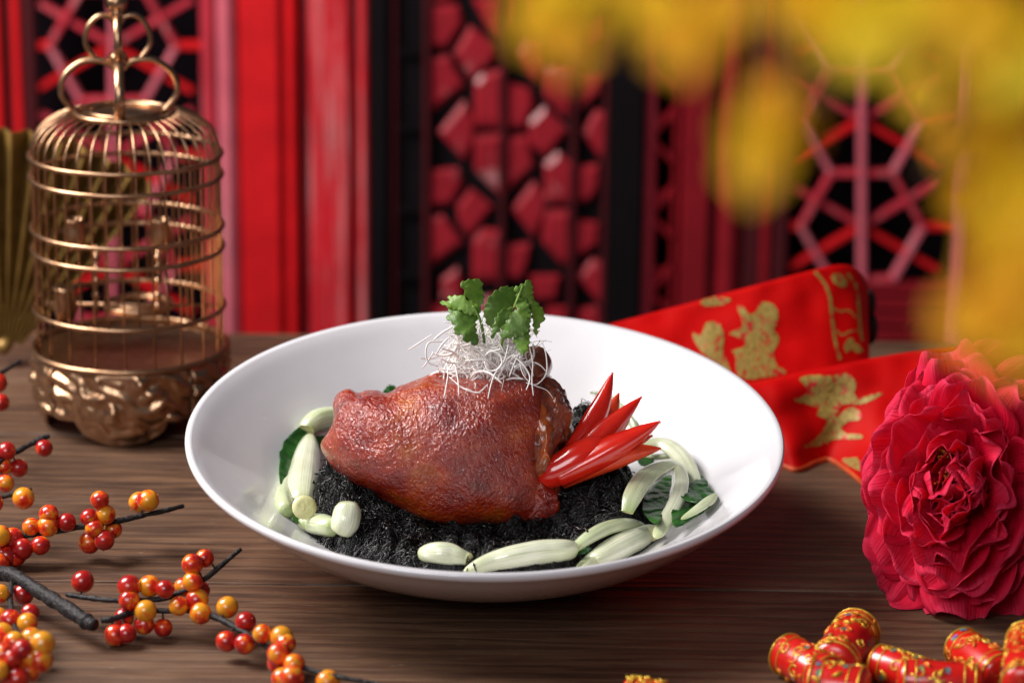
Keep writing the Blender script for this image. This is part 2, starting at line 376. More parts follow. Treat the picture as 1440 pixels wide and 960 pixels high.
M['deepred'] = lacquer('deep_red_lacquer', (0.24, 0.007, 0.013))
M['black'] = lacquer('black_brown_lacquer', (0.006, 0.004, 0.005), rough=0.6, spec=0.08)
M['pane'] = lacquer('pane_red', (0.34, 0.016, 0.026), 0.25, 0.26, (4, 4, 4))
M['wall'] = lacquer('dark_wall', (0.010, 0.006, 0.009), rough=0.8, spec=0.05)
k = NT('blossom_petal'); v = k.co('World'); n = k.noise(v, 60, 3)
oi = k.n('ObjectInfo').outputs['Random']
c = k.mix(oi, (0.96, 0.78, 0.012), (0.95, 0.38, 0.006))
k.P(Base_Color=k.mix(k.ramp(n, [(0.35, (0, 0, 0)), (0.75, (0.6,) * 3)]), c, (0.88, 0.60, 0.015)), Roughness=0.6)
tr = k.n('BsdfTranslucent', Color=(0.97, 0.74, 0.02)); mx = k.n('MixShader', i0=0.38, i1=k.b.outputs[0], i2=tr.outputs[0])
k.t.links.new(mx.outputs[0], k.t.nodes['Material Output'].inputs[0]); M['blossom'] = k.m
M['twig'] = plain('blossom_twig', (0.12, 0.05, 0.02), 0.7, var=0.3, vs=200)

# ================================================================== table
EDGE = 40.8
table = thing('table', (0, 0, 0), 'dark brown planked wooden table top with brushed grain', 'table', kind='structure')
for y0, y1 in ((-46, -26.2), (-26.2, -3.55), (-3.55, 19.5), (19.5, EDGE)):
    b = MB(); g = 0.07; b.box((4, (y0 + y1) / 2, -1.5), (150, y1 - y0 - 2 * g, 3.0))
    obj('plank', b, M['wood'], table, smooth=False, bevel=0.12)
b = MB(); b.box((4, -3, -3.6), (148, 84, 1.0)); obj('under_board', b, M['black'], table, smooth=False)

# ================================================================== backdrop screens
YB = 95.0
def wx(px, Y=YB, py=235): return aty(px, py, Y).x
ZLO, ZHI = -34.0, 34.0
b = MB(); b.box((5, YB + 9, 0), (170, 1, 90)); o = obj('wall', b, M['wall'], smooth=False); tag(o, kind='structure')

def strip(name, x0, x1, mat, parent, Y=YB, dep=1.5, shape='box', z0=ZLO, z1=ZHI):
    X0, X1 = wx(x0, Y), wx(x1, Y); w = X1 - X0; b = MB()
    if shape == 'round':
        n = 10; prof = [(X0, Y)] + [(X0 + w * (0.5 - 0.5 * math.cos(math.pi * i / n)), Y - dep * math.sin(math.pi * i / n)) for i in range(1, n)] + [(X1, Y)]
    else:
        h = min(0.18, w * 0.2); prof = [(X0, Y), (X0, Y - dep + h), (X0 + h, Y - dep), (X1 - h, Y - dep), (X1, Y - dep + h), (X1, Y)]
    V = [(x, y, z0) for x, y in prof] + [(x, y, z1) for x, y in prof]; n = len(prof)
    b.add(V, [(i, (i + 1) % n, n + (i + 1) % n, n + i) for i in range(n)] + [tuple(range(n)), tuple(range(2 * n - 1, n - 1, -1))])
    return obj(name, b, mat, parent, smooth=40 if shape == 'round' else False)
def bar(name, p, q, wpx, mat, parent, Y=YB, dep=0.7):
    A, B = aty(*p, Y), aty(*q, Y); A.y = B.y = Y; d = (B - A); L = d.length; d.normalize(); nrm = Vector((0, -1, 0)); s_ = d.cross(nrm); w = wpx * 0.0290
    b = MB(); h = 0.3
    prof = [(-w, 0), (-w, dep * 0.7), (-w * 0.6, dep), (w * 0.6, dep), (w, dep * 0.7), (w, 0)]
    V = [A + s_ * x + nrm * y for x, y in prof] + [B + s_ * x + nrm * y for x, y in prof]; n = 6
    b.add(V, [(i, (i + 1) % n, n + (i + 1) % n, n + i) for i in range(n)] + [tuple(range(n)), tuple(range(2 * n - 1, n - 1, -1))])
    return obj(name, b, mat, parent, smooth=False)

def clip(p, q, x0, x1, y0, y1):
    """Liang-Barsky clip of a pixel-plane segment to a window opening"""
    t0, t1 = 0.0, 1.0; dx, dy = q[0] - p[0], q[1] - p[1]
    for pp, qq in ((-dx, p[0] - x0), (dx, x1 - p[0]), (-dy, p[1] - y0), (dy, y1 - p[1])):
        if abs(pp) < 1e-9:
            if qq < 0: return None
        else:
            r = qq / pp
            if pp < 0: t0 = max(t0, r)
            else: t1 = min(t1, r)
    if t0 >= t1 - 0.02: return None
    return (p[0] + dx * t0, p[1] + dy * t0), (p[0] + dx * t1, p[1] + dy * t1)

def hex_window(parent, cx, cy, R, x0, x1, y0, y1, ks):
    """tortoise-shell lattice: flat-topped hexagons in a column, spokes through each centre"""
    hgt = R * math.sqrt(3)
    for kk in ks:
        yy = cy + hgt * kk
        V = [(cx + R * math.cos(R_(60 * i)), yy + R * math.sin(R_(60 * i))) for i in range(6)]
        for i in range(6):
            if i == 4 and kk != ks[0]: continue
            c = clip(V[i], V[(i + 1) % 6], x0, x1, y0, y1)
            if c: bar('lattice_bar', *c, 11, M['rose' if i % 2 else 'pink'], parent, YB + 0.4, 1.0)
        for a in (30, 150):
            for sg in (1, -1):
                d = (math.cos(R_(a)) * sg, math.sin(R_(a)) * sg)
                c = clip((cx + d[0] * 10, yy + d[1] * 10), (cx + d[0] * R * 1.45, yy + d[1] * R * 1.45), x0, x1, y0, y1)
                if c: bar('lattice_bar', *c, 10, M['red' if sg > 0 else 'rose'], parent, YB + 0.65, 0.9)
        for sg in (1, -1):
            c = clip((cx + sg * R, yy), (cx + sg * R * 1.6, yy), x0, x1, y0, y1)
            if c: bar('lattice_bar', *c, 12, M['red'], parent, YB + 0.5, 0.9)
    bar('mullion', (cx, y0), (cx, y1), 12, M['pink'], parent, YB + 0.2, 1.0)

lw = thing('lattice_window', (wx(160), YB, ZLO), 'red hexagon lattice window behind the copper birdcage', 'lattice window')
for x0, x1, mm, d in ((-40, 12, 'red', 1.6), (12, 26, 'maroon', 0.7), (26, 38, 'red', 1.2), (38, 57, 'maroon', 0.8), (288, 306, 'rose', 1.4)):
    strip('frame_post', x0, x1, M[mm], lw, YB, d)
hex_window(lw, 160, 63, 89, 57, 289, -160, 690, (-1, 0, 1, 2, 3))

pl = thing('door_post', (wx(420), YB, ZLO), 'tall red lacquered door post with worn mouldings, one in a painted highlight pink', 'door post')
strip('moulding', 306, 340, M['pink'], pl, YB, 1.6, 'round')  # highlight of the convex moulding painted as a pale pink strip
strip('post_face', 340, 396, M['red'], pl, YB, 1.1)
strip('groove', 396, 402, M['maroon'], pl, YB, 0.5)
strip('moulding', 402, 424, M['red'], pl, YB, 1.5, 'round')
strip('groove', 424, 436, M['maroon'], pl, YB, 0.5)
strip('post_face', 436, 493, M['redworn'], pl, YB, 1.3)
strip('groove', 493, 503, M['deepred'], pl, YB, 0.5)
strip('moulding', 503, 523, M['redworn'], pl, YB, 1.4, 'round')

ds = thing('carved_screen', (wx(700), YB, ZLO), 'black carved screen set with raised red polygon panes', 'screen')
strip('backing_board', 548, 905, M['black'], ds, YB + 0.6, 0.8)
strip('post', 523, 547, M['black'], ds, YB, 1.5)
strip('moulding', 551, 559, M['maroon'], ds, YB, 0.9)
strip('post', 857, 904, M['black'], ds, YB, 1.9)
for yy in (72, 178, 292, 385):
    bar('cross_rail', (560, yy), (596, yy + 1), 9, M['black'], ds, YB, 1.0)
for x in (600, 707, 806, 851): strip('mullion', x - 4, x + 4, M['maroon'], ds, YB - 0.1, 1.3)
PAN = '''215,20 290,20 300,60 260,125 215,125|340,0 412,0 412,105 375,70|290,150 330,80 395,130 395,160 335,215|215,170 265,165 305,240 220,305
345,235 365,215 412,205 412,350 345,350|430,235 495,260 505,290 480,355 430,355|470,150 500,110 540,110 540,180 510,225|545,200 580,185 615,190 615,300 600,325 545,270
640,200 700,215 695,260 640,310|245,375 310,295 335,340 335,400 310,445|345,395 410,390 410,545 345,480|428,395 490,395 505,470 430,540|500,350 540,310 600,370 545,435 505,410
655,375 690,320 725,330 725,430 700,440|545,470 580,440 615,470 615,570 550,570|630,480 690,475 690,525 670,565 630,570|218,490 290,485 300,520 270,575 218,580
295,590 330,545 385,590 325,665 300,630|455,595 510,525 540,560 540,600 510,665|215,625 250,620 300,690 215,750|340,690 365,660 410,665 405,790 340,790|430,705 495,700 490,740 470,790 425,785
545,610 605,610 608,740 590,745 540,690|620,630 690,640 690,690 630,730|640,790 680,745 715,760 715,850 700,860|250,800 290,770 305,820 290,860 250,855|505,790 580,790 570,850 520,850
550,880 600,880 600,925 550,925|640,885 690,880 700,930 640,935|640,60 700,40 700,100 650,130|430,0 465,-10 460,60 430,100|560,20 610,10 610,90 570,120|215,-60 300,-60 270,-5 215,0|500,-40 540,-30 530,60 505,30
345,860 400,850 410,930 345,930|220,870 290,890 280,930 220,930|430,860 480,850 480,930 430,930'''
for row in PAN.split('\n'):
    for q in row.split('|'):
        pts = [tuple(float(t) for t in s_.split(',')) for s_ in q.split()]
        poly = [aty(500 + x / 2.042, y / 2.042, YB) for x, y in pts]
        cc = sum(poly, Vector()) / len(poly)
        poly = [cc + (p - cc) * 1.15 for p in poly]
        for p in poly: p.y = YB - 0.22
        b = MB(); b.prism(poly, (0.10, -0.7, 0.04), 0.26); obj('pane', b, M['pane'], ds, smooth=False)

lp = thing('ladder_lattice', (wx(950), YB, ZLO), 'narrow maroon ladder lattice beside the black screen post', 'lattice')
strip('side_rail', 906, 921, M['rose'], lp, YB, 1.0)
strip('side_rail', 946, 953, M['deepred'], lp, YB, 0.8)
for i in range(-1, 5):
    y = 60 + i * 108
    bar('lattice_bar', (917, y + 20), (950, y - 18), 9, M['deepred'], lp, YB, 0.8)
    bar('lattice_bar', (917, y + 28), (950, y + 60), 9, M['deepred'], lp, YB, 0.8)
    bar('lattice_bar', (917, y + 104), (950, y + 104), 9, M['deepred'], lp, YB + 0.1, 0.8)
    c = aty(966, y + 35, YB); b = MB(); b.sphere((c.x, YB - 0.1, c.z), 0.75, 14, 8, (0.8, 0.6, 1.3)); obj('boss', b, M['rose'], lp)
rp = thing('door_post', (wx(1030), YB, ZLO), 'deep red door post with maroon grooves under yellow blossom', 'door post')
for x0, x1, mm, d, sh in ((958, 998, 'deepred', 1.2, 'box'), (998, 1008, 'maroon', 0.5, 'box'), (1008, 1046, 'deepred', 1.5, 'round'), (1046, 1072, 'maroon', 0.9, 'box'), (1072, 1086, 'deepred', 1.1, 'box'), (1086, 1110, 'maroon', 0.8, 'box')):
    strip('post_face' if sh == 'box' else 'moulding', x0, x1, M[mm], rp, YB, d, sh)
rw = thing('lattice_window', (wx(1240), YB, ZLO), 'pink hexagon lattice window above the red cloth', 'lattice window')
hex_window(rw, 1211, 316, 86, 1111, 1345, -150, 392, (-3, -2, -1, 0))
strip('frame_post', 1346, 1366, M['pink'], rw, YB, 1.2)
for i in range(6):
    A = aty(1110, 393 + i * 22, YB); B = aty(1366, 393 + i * 22 + 21, YB)
    b = MB(); b.box(((A.x + B.x) / 2, YB + 0.1, (A.z + B.z) / 2), (B.x - A.x, 1.0, A.z - B.z - 0.04)); obj('panel_board', b, M['deepred'], rw, smooth=False, bevel=0.08)
for x0, x1, mm, d in ((1366, 1400, 'deepred', 1.3), (1400, 1416, 'maroon', 0.7), (1416, 1520, 'deepred', 1.5)):
    strip('frame_post', x0, x1, M[mm], rw, YB, d)

# ================================================================== bowl
TILT = math.tan(R_(7.39))
def bw(r): return sm(5.5, 15.0, r) ** 0.8
INP = [(0.0, 1.05), (3, 1.08), (5, 1.2), (6.5, 1.5), (8, 2.05), (9.5, 2.85), (11, 3.85), (12.5, 5.05), (13.6, 6.0), (14.35, 6.68), (14.75, 6.98)]
OUTP = [(14.98, 7.05), (15.08, 6.9), (15.0, 6.66), (14.6, 6.3), (13.4, 5.15), (11.8, 3.75), (10.2, 2.55), (8.6, 1.62), (7.2, 0.88), (6.2, 0.5), (5.5, 0.25), (5.3, 0.15), (5.25, 0.03), (5.15, 0.0), (4.9, 0.0), (4.8, 0.2), (3, 0.3), (0.0, 0.3)]
def bowl_fn(p):
    r = math.hypot(p.x, p.y); return Vector((p.x, p.y, p.z + (p.y * TILT - p.x * 0.006) * bw(r)))
def zin(x, y):
    r = math.hypot(x, y)
    if r > 14.75: return 99
    for (a, za), (c_, zc) in zip(INP, INP[1:]):
        if r <= c_: z = za + (zc - za) * (r - a) / (c_ - a); break
    return z + (y * TILT - x * 0.006) * bw(r)
def onbowl(px, py, lift=0.0):
    d = ray(px, py); t = 120.0
    hit = None
    while t < 170:
        p = CAM + d * t
        if math.hypot(p.x, p.y) < 13.5 and p.z < zin(p.x, p.y) + lift and p.y > -12: hit = p; break
        t += 0.05
    return hit if hit is not None else atz(px, py, 3.0)
b = MB()
prof = spline(INP, 60) + spline(OUTP, 84)
b.lathe([(max(r, 0.001), z) for r, z in prof], 144, fn=bowl_fn)
bowl = obj('bowl', b, M['porcelain'], sub=0)
tag(bowl, 'wide white porcelain bowl holding the braised pork', 'bowl')

# ================================================================== black moss bed
def mound(x, y):
    e = (x + 0.2) ** 2 / 9.3 ** 2 + (y + 0.3) ** 2 / 8.8 ** 2
    h = 3.55 + 1.1 * math.exp(-((x - 5.8) ** 2 / 5 + (y + 0.5) ** 2 / 14)) + 3.0 * math.exp(-((x - 5.1) ** 2 / 3.6 + (y - 4.6) ** 2 / 9)) \
        + 1.9 * math.exp(-((x + 7.0) ** 2 / 4 + (y + 0.5) ** 2 / 12)) 
    h += 0.45 * fr((x, y, 0), 0.8, 3.0) + 0.85 * abs(nz((x, y, 0), 0.95, 5.0)) - 0.26 - 0.75 * math.exp(-((y + 5.2) ** 2) / 5 - (x + 0.5) ** 2 / 26) - 0.2 * math.exp(-((y + 7.5) ** 2) / 3)
    return h - 2.4 * max(0, e - 0.70) / 0.30, e
def mossz(x, y): return max(mound(x, y)[0], zin(x, y) - 0.25)
b = MB()
def bed(u, v):
    a = 2 * math.pi * u; r = v * 1.03
    x = -0.2 + 9.3 * r * math.cos(a); y = -0.3 + 8.8 * r * math.sin(a)
    z = mossz(x, y); p = Vector((x, y, z)); p.z += 0.10 * fr(p, 3.2, 1.0) - 0.10; return p
b.grid(bed, 120, 46, True)
moss = thing('black_moss', (0.3, -0.3, 1), 'bed of curly black hair moss under the pork', 'black moss', kind='stuff')
obj('moss_bed', b, M['mossbed'], moss)['kind'] = 'stuff'
b = MB(); rg = random.Random(3); cnt = 0
while cnt < 7000:
    a = rg.random() * 2 * math.pi; r = math.sqrt(rg.random()) * 1.02
    x = -0.2 + 9.3 * r * math.cos(a); y = -0.3 + 8.8 * r * math.sin(a)
    if (x + 2.0) ** 2 / 20 + (y - 1.0) ** 2 / 9 < 1: continue
    if y > 3.5 and x < 2: continue
    cnt += 1
    long = rg.random() < 0.86; n = 16; pts = []
    rad = rg.uniform(0.016, 0.034)
    if long:
        p = Vector((x, y, 0)); th = 9.0 * nz((x, y, 0), 0.33, 2.0) + rg.gauss(0, 0.45); L = rg.uniform(1.4, 3.6); lift = abs(rg.gauss(0, 0.13)); w1 = rg.uniform(0.15, 0.55); f1 = rg.uniform(0.5, 1.1); p1 = 12 * nz((x, y, 0), 0.8, 6.0) + rg.uniform(-0.7, 0.7)
        for i in range(n):
            z = mossz(p.x, p.y) + 0.02 + lift * (0.4 + 0.6 * math.sin(math.pi * i / (n - 1))) + 0.05 * math.sin(i * f1 * 1.7 + p1); pts.append(Vector((p.x, p.y, z)))
            th += w1 * math.sin(i * f1 + p1) + rg.uniform(-0.15, 0.15); p = p + Vector((math.cos(th), math.sin(th), 0)) * (L / n)
    else:
        c = Vector((x, y, mossz(x, y) + rg.uniform(0.0, 0.16))); r = rg.uniform(0.10, 0.34); rad *= 1.15
        ax = Vector((rg.gauss(0, 1), rg.gauss(0, 1.2), rg.gauss(0, 1))).normalized(); e1 = ax.orthogonal().normalized(); e2 = ax.cross(e1)
        arc = rg.uniform(2.5, 6.5); ph = rg.random() * 6.28; dr = rg.uniform(-0.3, 0.3)
        for i in range(n):
            t = ph + arc * i / (n - 1); p = c + (e1 * math.cos(t) + e2 * math.sin(t)) * r * (1 + 0.25 * math.sin(i * 1.3 + x * 9)) + ax * dr * i / n
            p.z = max(p.z, mossz(p.x, p.y) + 0.01); pts.append(p)
    if any(mound(q_.x, q_.y)[1] > 1.0 for q_ in pts[::3] + pts[-1:]): continue
    b.tube(pts, [rad * (0.5 if i in (0, n - 1) else 1) for i in range(n)], 4, flat=0.6, cap=False)
b2 = MB()
for _ in range(700):
    a = rg.random() * 2 * math.pi; r = math.sqrt(rg.random()); x = -0.2 + 9.2 * r * math.cos(a); y = -0.3 + 8.7 * r * math.sin(a)
    if y > 3.5 and x < 2: continue
    c = Vector((x, y, mossz(x, y) + rg.uniform(0.0, 0.12))); r = rg.uniform(0.12, 0.5); n = 12; rad = rg.uniform(0.035, 0.075); pts = []
    ax = Vector((rg.gauss(0, 1), rg.gauss(0, 1), rg.gauss(0, 0.8))).normalized(); e1 = ax.orthogonal().normalized(); e2 = ax.cross(e1); arc = rg.uniform(1.8, 5.0); ph = rg.random() * 6.28
    for i in range(n):
        t = ph + arc * i / (n - 1); p = c + (e1 * math.cos(t) + e2 * math.sin(t)) * r * (1 + 0.3 * math.sin(i * 1.1 + x * 9)); p.z = max(p.z, mossz(p.x, p.y) - 0.02); pts.append(p)
    b2.tube(pts, [rad * (0.3 if i in (0, n - 1) else 1 + 0.3 * math.sin(i * 2.1 + y)) for i in range(n)], 5, flat=0.3, cap=False)
obj('moss_ribbons', b2, M['mossgloss'], moss)['kind'] = 'stuff'
obj('moss_strands', b, M['moss'], moss)['kind'] = 'stuff'

# ================================================================== braised pork knuckle
def blob(outline, D, df, db, nth=120, nph=44, disp=None, power=1.0, cen=None, soft=0):
    pts = spline(outline, nth, True)
    c2 = cen or (sum(p[0] for p in pts) / nth, sum(p[1] for p in pts) / nth)
    C = atd(*c2, D); P = [atd(*p, D) for p in pts]; Q = [p.copy() for p in P]
    for _ in range(soft):
        o_ = [p.copy() for p in Q]; Q = [(o_[i - 1] + o_[i] * 2 + o_[(i + 1) % nth]) / 4 for i in range(nth)]
    b = MB()
    def f(u, v):
        j_ = int(round(u * nth)) % nth; ph = math.pi * v; q = Q[j_].lerp(P[j_], math.sin(ph) ** 10)
        s_ = math.sin(ph); c_ = math.cos(ph)
        sx = abs(s_) ** power
        p = C + (q - C) * sx - FW * ((df if c_ > 0 else db) * c_)
        if disp: p = disp(p, C)
        return p
    b.grid(f, nth, nph, True); return b
D0 = depth(aty(620, 640, -0.6))
pork = thing('braised_pork_knuckle', (-0.5, 0, 3), 'glossy red-brown braised pork knuckle resting on black moss', 'pork knuckle')
def skin_disp(p, C):
    n = (p - C).normalized()
    k = 0.30 * nz(p, 0.42, 4) + 0.10 * nz(p, 1.1, 2) + 0.025 * nz(p, 3.0, 1)
    return p + n * k
SK = [(450, 624), (468, 596), (472, 566), (479, 552), (493, 548), (505, 554), (516, 549), (532, 550), (545, 554), (562, 543), (590, 534), (612, 525), (650, 527), (700, 521), (738, 524), (764, 538),
      (768, 572), (764, 615), (760, 655), (764, 692), (770, 724), (758, 742), (715, 744), (660, 740), (600, 732), (552, 716), (512, 696), (480, 670), (459, 646)]
obj('skin', blob(SK, D0, 4.1, 4.0, 160, 60, skin_disp, 0.70, (614, 634), 90), M['skin'], pork)
def meat_disp(p, C):
    n = (p - C).normalized(); return p + n * (0.40 * fr(p, 0.9, 6) + 0.10 * nz(p, 3.5, 2))
ME = [(735, 540), (768, 534), (794, 548), (803, 575), (800, 610), (788, 640), (778, 665), (770, 690), (735, 700), (725, 620)]
obj('meat', blob(ME, D0 + 0.6, 2.4, 3.0, 90, 36, meat_disp, 0.85), M['meat'], pork)
ME2 = [(730, 668), (756, 666), (774, 678), (788, 694), (789, 722), (770, 736), (745, 741), (730, 735)]
obj('meat_lump', blob(ME2, D0 - 0.4, 1.6, 2.0, 60, 28, lambda p, C: p + (p - C).normalized() * 0.24 * fr(p, 1.6, 2), 0.75), M['skin'], pork)
ME3 = [(748, 566), (766, 560), (782, 590), (774, 640), (782, 664), (772, 690), (750, 684), (748, 620)]
obj('fat_edge', blob(ME3, D0 - 0.6, 1.4, 2.0, 60, 24, lambda p, C: p + (p - C).normalized() * 0.28 * fr(p, 1.5, 8)), M['fat'], pork)
BO = [(738, 492), (752, 486), (768, 492), (776, 510), (772, 532), (755, 548), (738, 540), (732, 515)]
obj('bone', blob(BO, D0 + 0.6, 1.0, 1.2, 48, 20, lambda p, C: p + (p - C).normalized() * 0.08 * fr(p, 1.5, 5)), M['bone'], pork)

# ================================================================== bok choy
def onbed(px, py, lift=0.0):
    d = ray(px, py); t = 122.0; st = 0.8
    def below(t):
        p = CAM + d * t
        if math.hypot(p.x, p.y) > 13.5 or p.y < -12.5: return False
        zz = zin(p.x, p.y); mz, e = mound(p.x, p.y)
        if e < 1.0: zz = max(zz, mz - 0.1)
        return p.z < zz + lift
    while t < 170:
        if below(t):
            lo, hi = t - st, t
            for _ in range(6):
                mid = (lo + hi) / 2
                if below(mid): hi = mid
                else: lo = mid
            return CAM + d * hi
        t += st
    return atz(px, py, 3.0)
def stalk(name, parent, path, mat, flat=1.0, n=26, seg=20, lift=0.0, side=None, cap=True, cuts=''):
    """path: (px, py, radius_px, extra lift); each point rests on the bowl"""
    sp = spline(path, n); pts = []; rad = []
    for x, y, r, e in sp:
        rc = max(r, 0.6) / 27.7; pts.append(atz(x, y, e) if e > 2.5 else onbed(x, y, rc * 0.6 * flat + lift + e * 0.6)); rad.append(rc)
    for _ in range(3):
        q = [p.copy() for p in pts]
        for i in range(1, n - 1): pts[i] = (q[i - 1] + q[i] * 2 + q[i + 1]) / 4
    rad = [r * (1 + 0.05 * nz(p, 1.0, 3)) for r, p in zip(rad, pts)]
    for i_, f_ in ((0, 0.4), (1, 0.78), (2, 0.94)):
        if 's' not in cuts: rad[i_] *= f_
        if 'e' not in cuts: rad[n - 1 - i_] *= f_
    b = MB(); seg = 36; b.tube(pts, rad, seg, flat=flat, side=side if side is not None else RT, cap=cap); ph = rbk.uniform(0, 6)
    ang = []; lng = []
    for i, c in enumerate(pts):
        for j in range(seg):
            th = 2 * math.pi * j / seg; q = b.v[i * seg + j]
            f = 1 + 0.05 * math.sin(2 * th + ph + i * 0.03) - 0.06 * max(0.0, math.cos(th * 1.0 + ph)) ** 24 + 0.016 * math.sin(7 * th + ph * 2) + 0.006 * math.sin(15 * th) + 0.05 * nz((th, i * 0.15, ph), 1.0)
            b.v[i * seg + j] = c + (q - c) * f; ang.append(math.sin(th) * 1.0 + 2 * math.cos(th)); lng.append(i / (n - 1))
    o_ = obj(name, b, mat, parent, smooth=48)
    if cuts: o_.data.materials.append(M['cut']); o_.data.polygons[len(o_.data.polygons) - (1 if 'e' in cuts else 2)].material_index = 1
    for nm, dat in (('ang', ang), ('lng', lng)):
        at_ = o_.data.attributes.new(nm, 'FLOAT', 'POINT'); at_.data.foreach_set('value', dat)
    return o_
rbk = random.Random(4)
def disc_end(stem_, px, py, rpx, lift, nrm, mat):
    c = onbed(px, py, lift); n = Vector(nrm).normalized(); b = MB(); a = n.orthogonal().normalized(); t = n.cross(a); r = rpx / 27.7
    b.grid(lambda u, v: c + (a * math.cos(6.2832 * u) + t * math.sin(6.2832 * u)) * r * v + n * (0.16 * math.sqrt(max(0, 1 - v ** 4)) + 0.03 * nz((u * 9, v * 5, 0), 1.0)), 24, 7, True)
    return obj('cut_end', b, mat, stem_)
def leaf_sheet(parent, outline, lift, crump=0.22, seed=1, name='leaf', mat=None):
    dense = spline(outline, 40, True)
    jag = [(x + 2.2 * nz((x, y, seed), 0.35), y + 2.2 * nz((y, x, seed), 0.35)) for x, y in dense]
    def bd(x, y):
        p = onbed(x, y, lift * 0.7 if lift < 2.5 else 0.45)
        if lift > 2.5: p = min(p, atz(x, y, lift), key=depth)
        return p - FW * (crump * abs(fr((p.x, p.y, p.z), 1.1, seed, 2)) + crump * 0.18 * abs(nz(p, 3.0, seed)) + 0.05)
    return obj(name, filled(jag, 3, bd), mat or M['leaf'], parent, solid=0.06)
def bok(label, px, py):
    p = onbowl(px, py); return thing('bok_choy', p, label, 'bok choy', 'bok choy pieces around the pork')

o = bok('short pale bok choy stalk behind the pork knuckle\'s pointed end', 450, 590)
stalk('stem', o, [(492, 588, 15, 0.9), (470, 587, 17, 0.9), (448, 590, 17, 0.8), (436, 597, 15, 0.6), (431, 605, 12, 0.5)], M['stem2'], cuts='e')
leaf_sheet(o, [(402, 625), (420, 600), (440, 612), (470, 612), (462, 628), (430, 630), (410, 650)], 0.3, seed=4)
o = bok('plump upright bok choy with green leaf at the bowl\'s shaded inner side', 425, 670)
st_ = stalk('stem', o, [(436, 612, 8, 0.7), (433, 632, 16, 0.8), (428, 662, 22, 0.8), (424, 694, 23, 0.6), (424, 716, 15, 0.4)], M['stem'])
stalk('stem', o, [(412, 650, 6, 0.2), (404, 680, 12, 0.1), (399, 704, 14, 0.1), (406, 722, 12, 0.0)], M['stem2'])
disc_end(st_, 428, 713, 17, 1.35, (0.15, -0.9, 0.45), M['cut'])
leaf_sheet(o, [(432, 606), (408, 612), (394, 636), (393, 665), (401, 695), (410, 684), (415, 652), (428, 630)], 0.9, seed=2)
o = bok('two-lobed light green bok choy heart at the front of the black moss', 465, 735)
stalk('stem', o, [(420, 734, 7, 0.3), (436, 735, 14, 0.4), (456, 738, 16, 0.5), (474, 744, 12, 0.4)], M['stem2'])
stalk('stem', o, [(489, 704, 11, 0.9), (488, 718, 18, 0.9), (485, 735, 19, 0.7), (478, 752, 13, 0.5)], M['stem'])
leaf_sheet(o, [(412, 724), (424, 724), (424, 733), (412, 733)], 0.5, 0.05, seed=3)
o = bok('smallest bok choy stem, white, at the front rim under the pork', 628, 775)
stalk('stem', o, [(588, 781, 8, 0.3), (606, 777, 13, 0.4), (630, 778, 14, 0.4), (650, 783, 10, 0.3), (660, 786, 8, 0.3)], M['stem'], cuts='e')
o = bok('long white bok choy stem tapering along the front rim', 745, 773)
stalk('stem', o, [(652, 804, 8, 0.2), (690, 790, 15, 0.3), (735, 780, 19, 0.4), (775, 775, 19, 0.4), (797, 774, 17, 0.4), (806, 775, 13, 0.4)], M['stem'], flat=0.8, cuts='e')
o = bok('split pair of pale bok choy stems at the front right rim', 870, 755)
stalk('stem', o, [(800, 778, 6, 0.3), (825, 757, 10, 0.6), (855, 741, 11, 0.7), (885, 736, 10, 0.6), (908, 742, 8, 0.5)], M['stem2'], flat=0.7)
stalk('stem', o, [(812, 800, 8, 0.2), (850, 780, 18, 0.5), (885, 761, 20, 0.6), (910, 750, 16, 0.5), (920, 749, 13, 0.5)], M['stem'], flat=0.75, cuts='e')
leaf_sheet(o, [(803, 766), (815, 765), (832, 770), (822, 778), (808, 778)], 0.55, 0.1, seed=5)
o = bok('looped flat bok choy stalks framing a dark green leaf', 930, 690)
stalk('stem', o, [(882, 720, 8, 4.2), (890, 697, 13, 4.8), (907, 671, 14, 5.2), (930, 656, 12, 5.3), (953, 650, 9, 5.1)], M['stem2'], flat=0.45, cuts='s')
stalk('stem', o, [(922, 756, 9, 3.3), (938, 728, 12, 3.8), (953, 700, 12, 4.4), (958, 672, 11, 4.9), (950, 651, 9, 5.1)], M['stem'], flat=0.5)
leaf_sheet(o, [(905, 720), (906, 702), (920, 682), (943, 668), (942, 690), (932, 720), (922, 736)], 3.9, 0.36, seed=6)
o = bok('long bent bok choy stalk curving behind the chilli flower', 955, 640)
stalk('stem', o, [(900, 630, 8, 4.9), (925, 622, 10, 5.1), (948, 632, 12, 5.0), (966, 654, 12, 4.7), (978, 682, 10, 4.3), (980, 700, 6, 4.0)], M['stem'], flat=0.6)
stalk('stem', o, [(905, 640, 7, 1.6), (925, 642, 8, 1.5), (945, 640, 8, 1.2)], M['stem2'], flat=0.6)
leaf_sheet(o, [(890, 632), (905, 630), (918, 640), (915, 655), (900, 652)], 1.5, 0.1, seed=9)
o = bok('folded glossy dark green bok choy leaf nearest the bright inner wall', 985, 695)
leaf_sheet(o, [(958, 690), (975, 678), (986, 668), (996, 682), (1003, 693), (992, 704), (978, 706), (962, 702)], 4.5, 0.4, seed=7)
leaf_sheet(o, [(950, 705), (970, 700), (990, 700), (1006, 694), (996, 712), (975, 728), (952, 740), (944, 730)], 4.05, 0.45, seed=8)
stalk('stem', o, [(958, 730, 3, 4.2), (980, 716, 6, 4.5), (998, 703, 7, 4.7), (1007, 694, 3, 4.8)], M['stem2'], flat=0.5)
o = bok('pale bok choy stems behind the pork and chilli at the back', 890, 570)
stalk('stem', o, [(832, 552, 6, 1.6), (848, 556, 9, 1.4), (868, 570, 10, 1.0), (886, 590, 9, 0.7), (896, 612, 7, 0.5)], M['stem2'], flat=0.7)
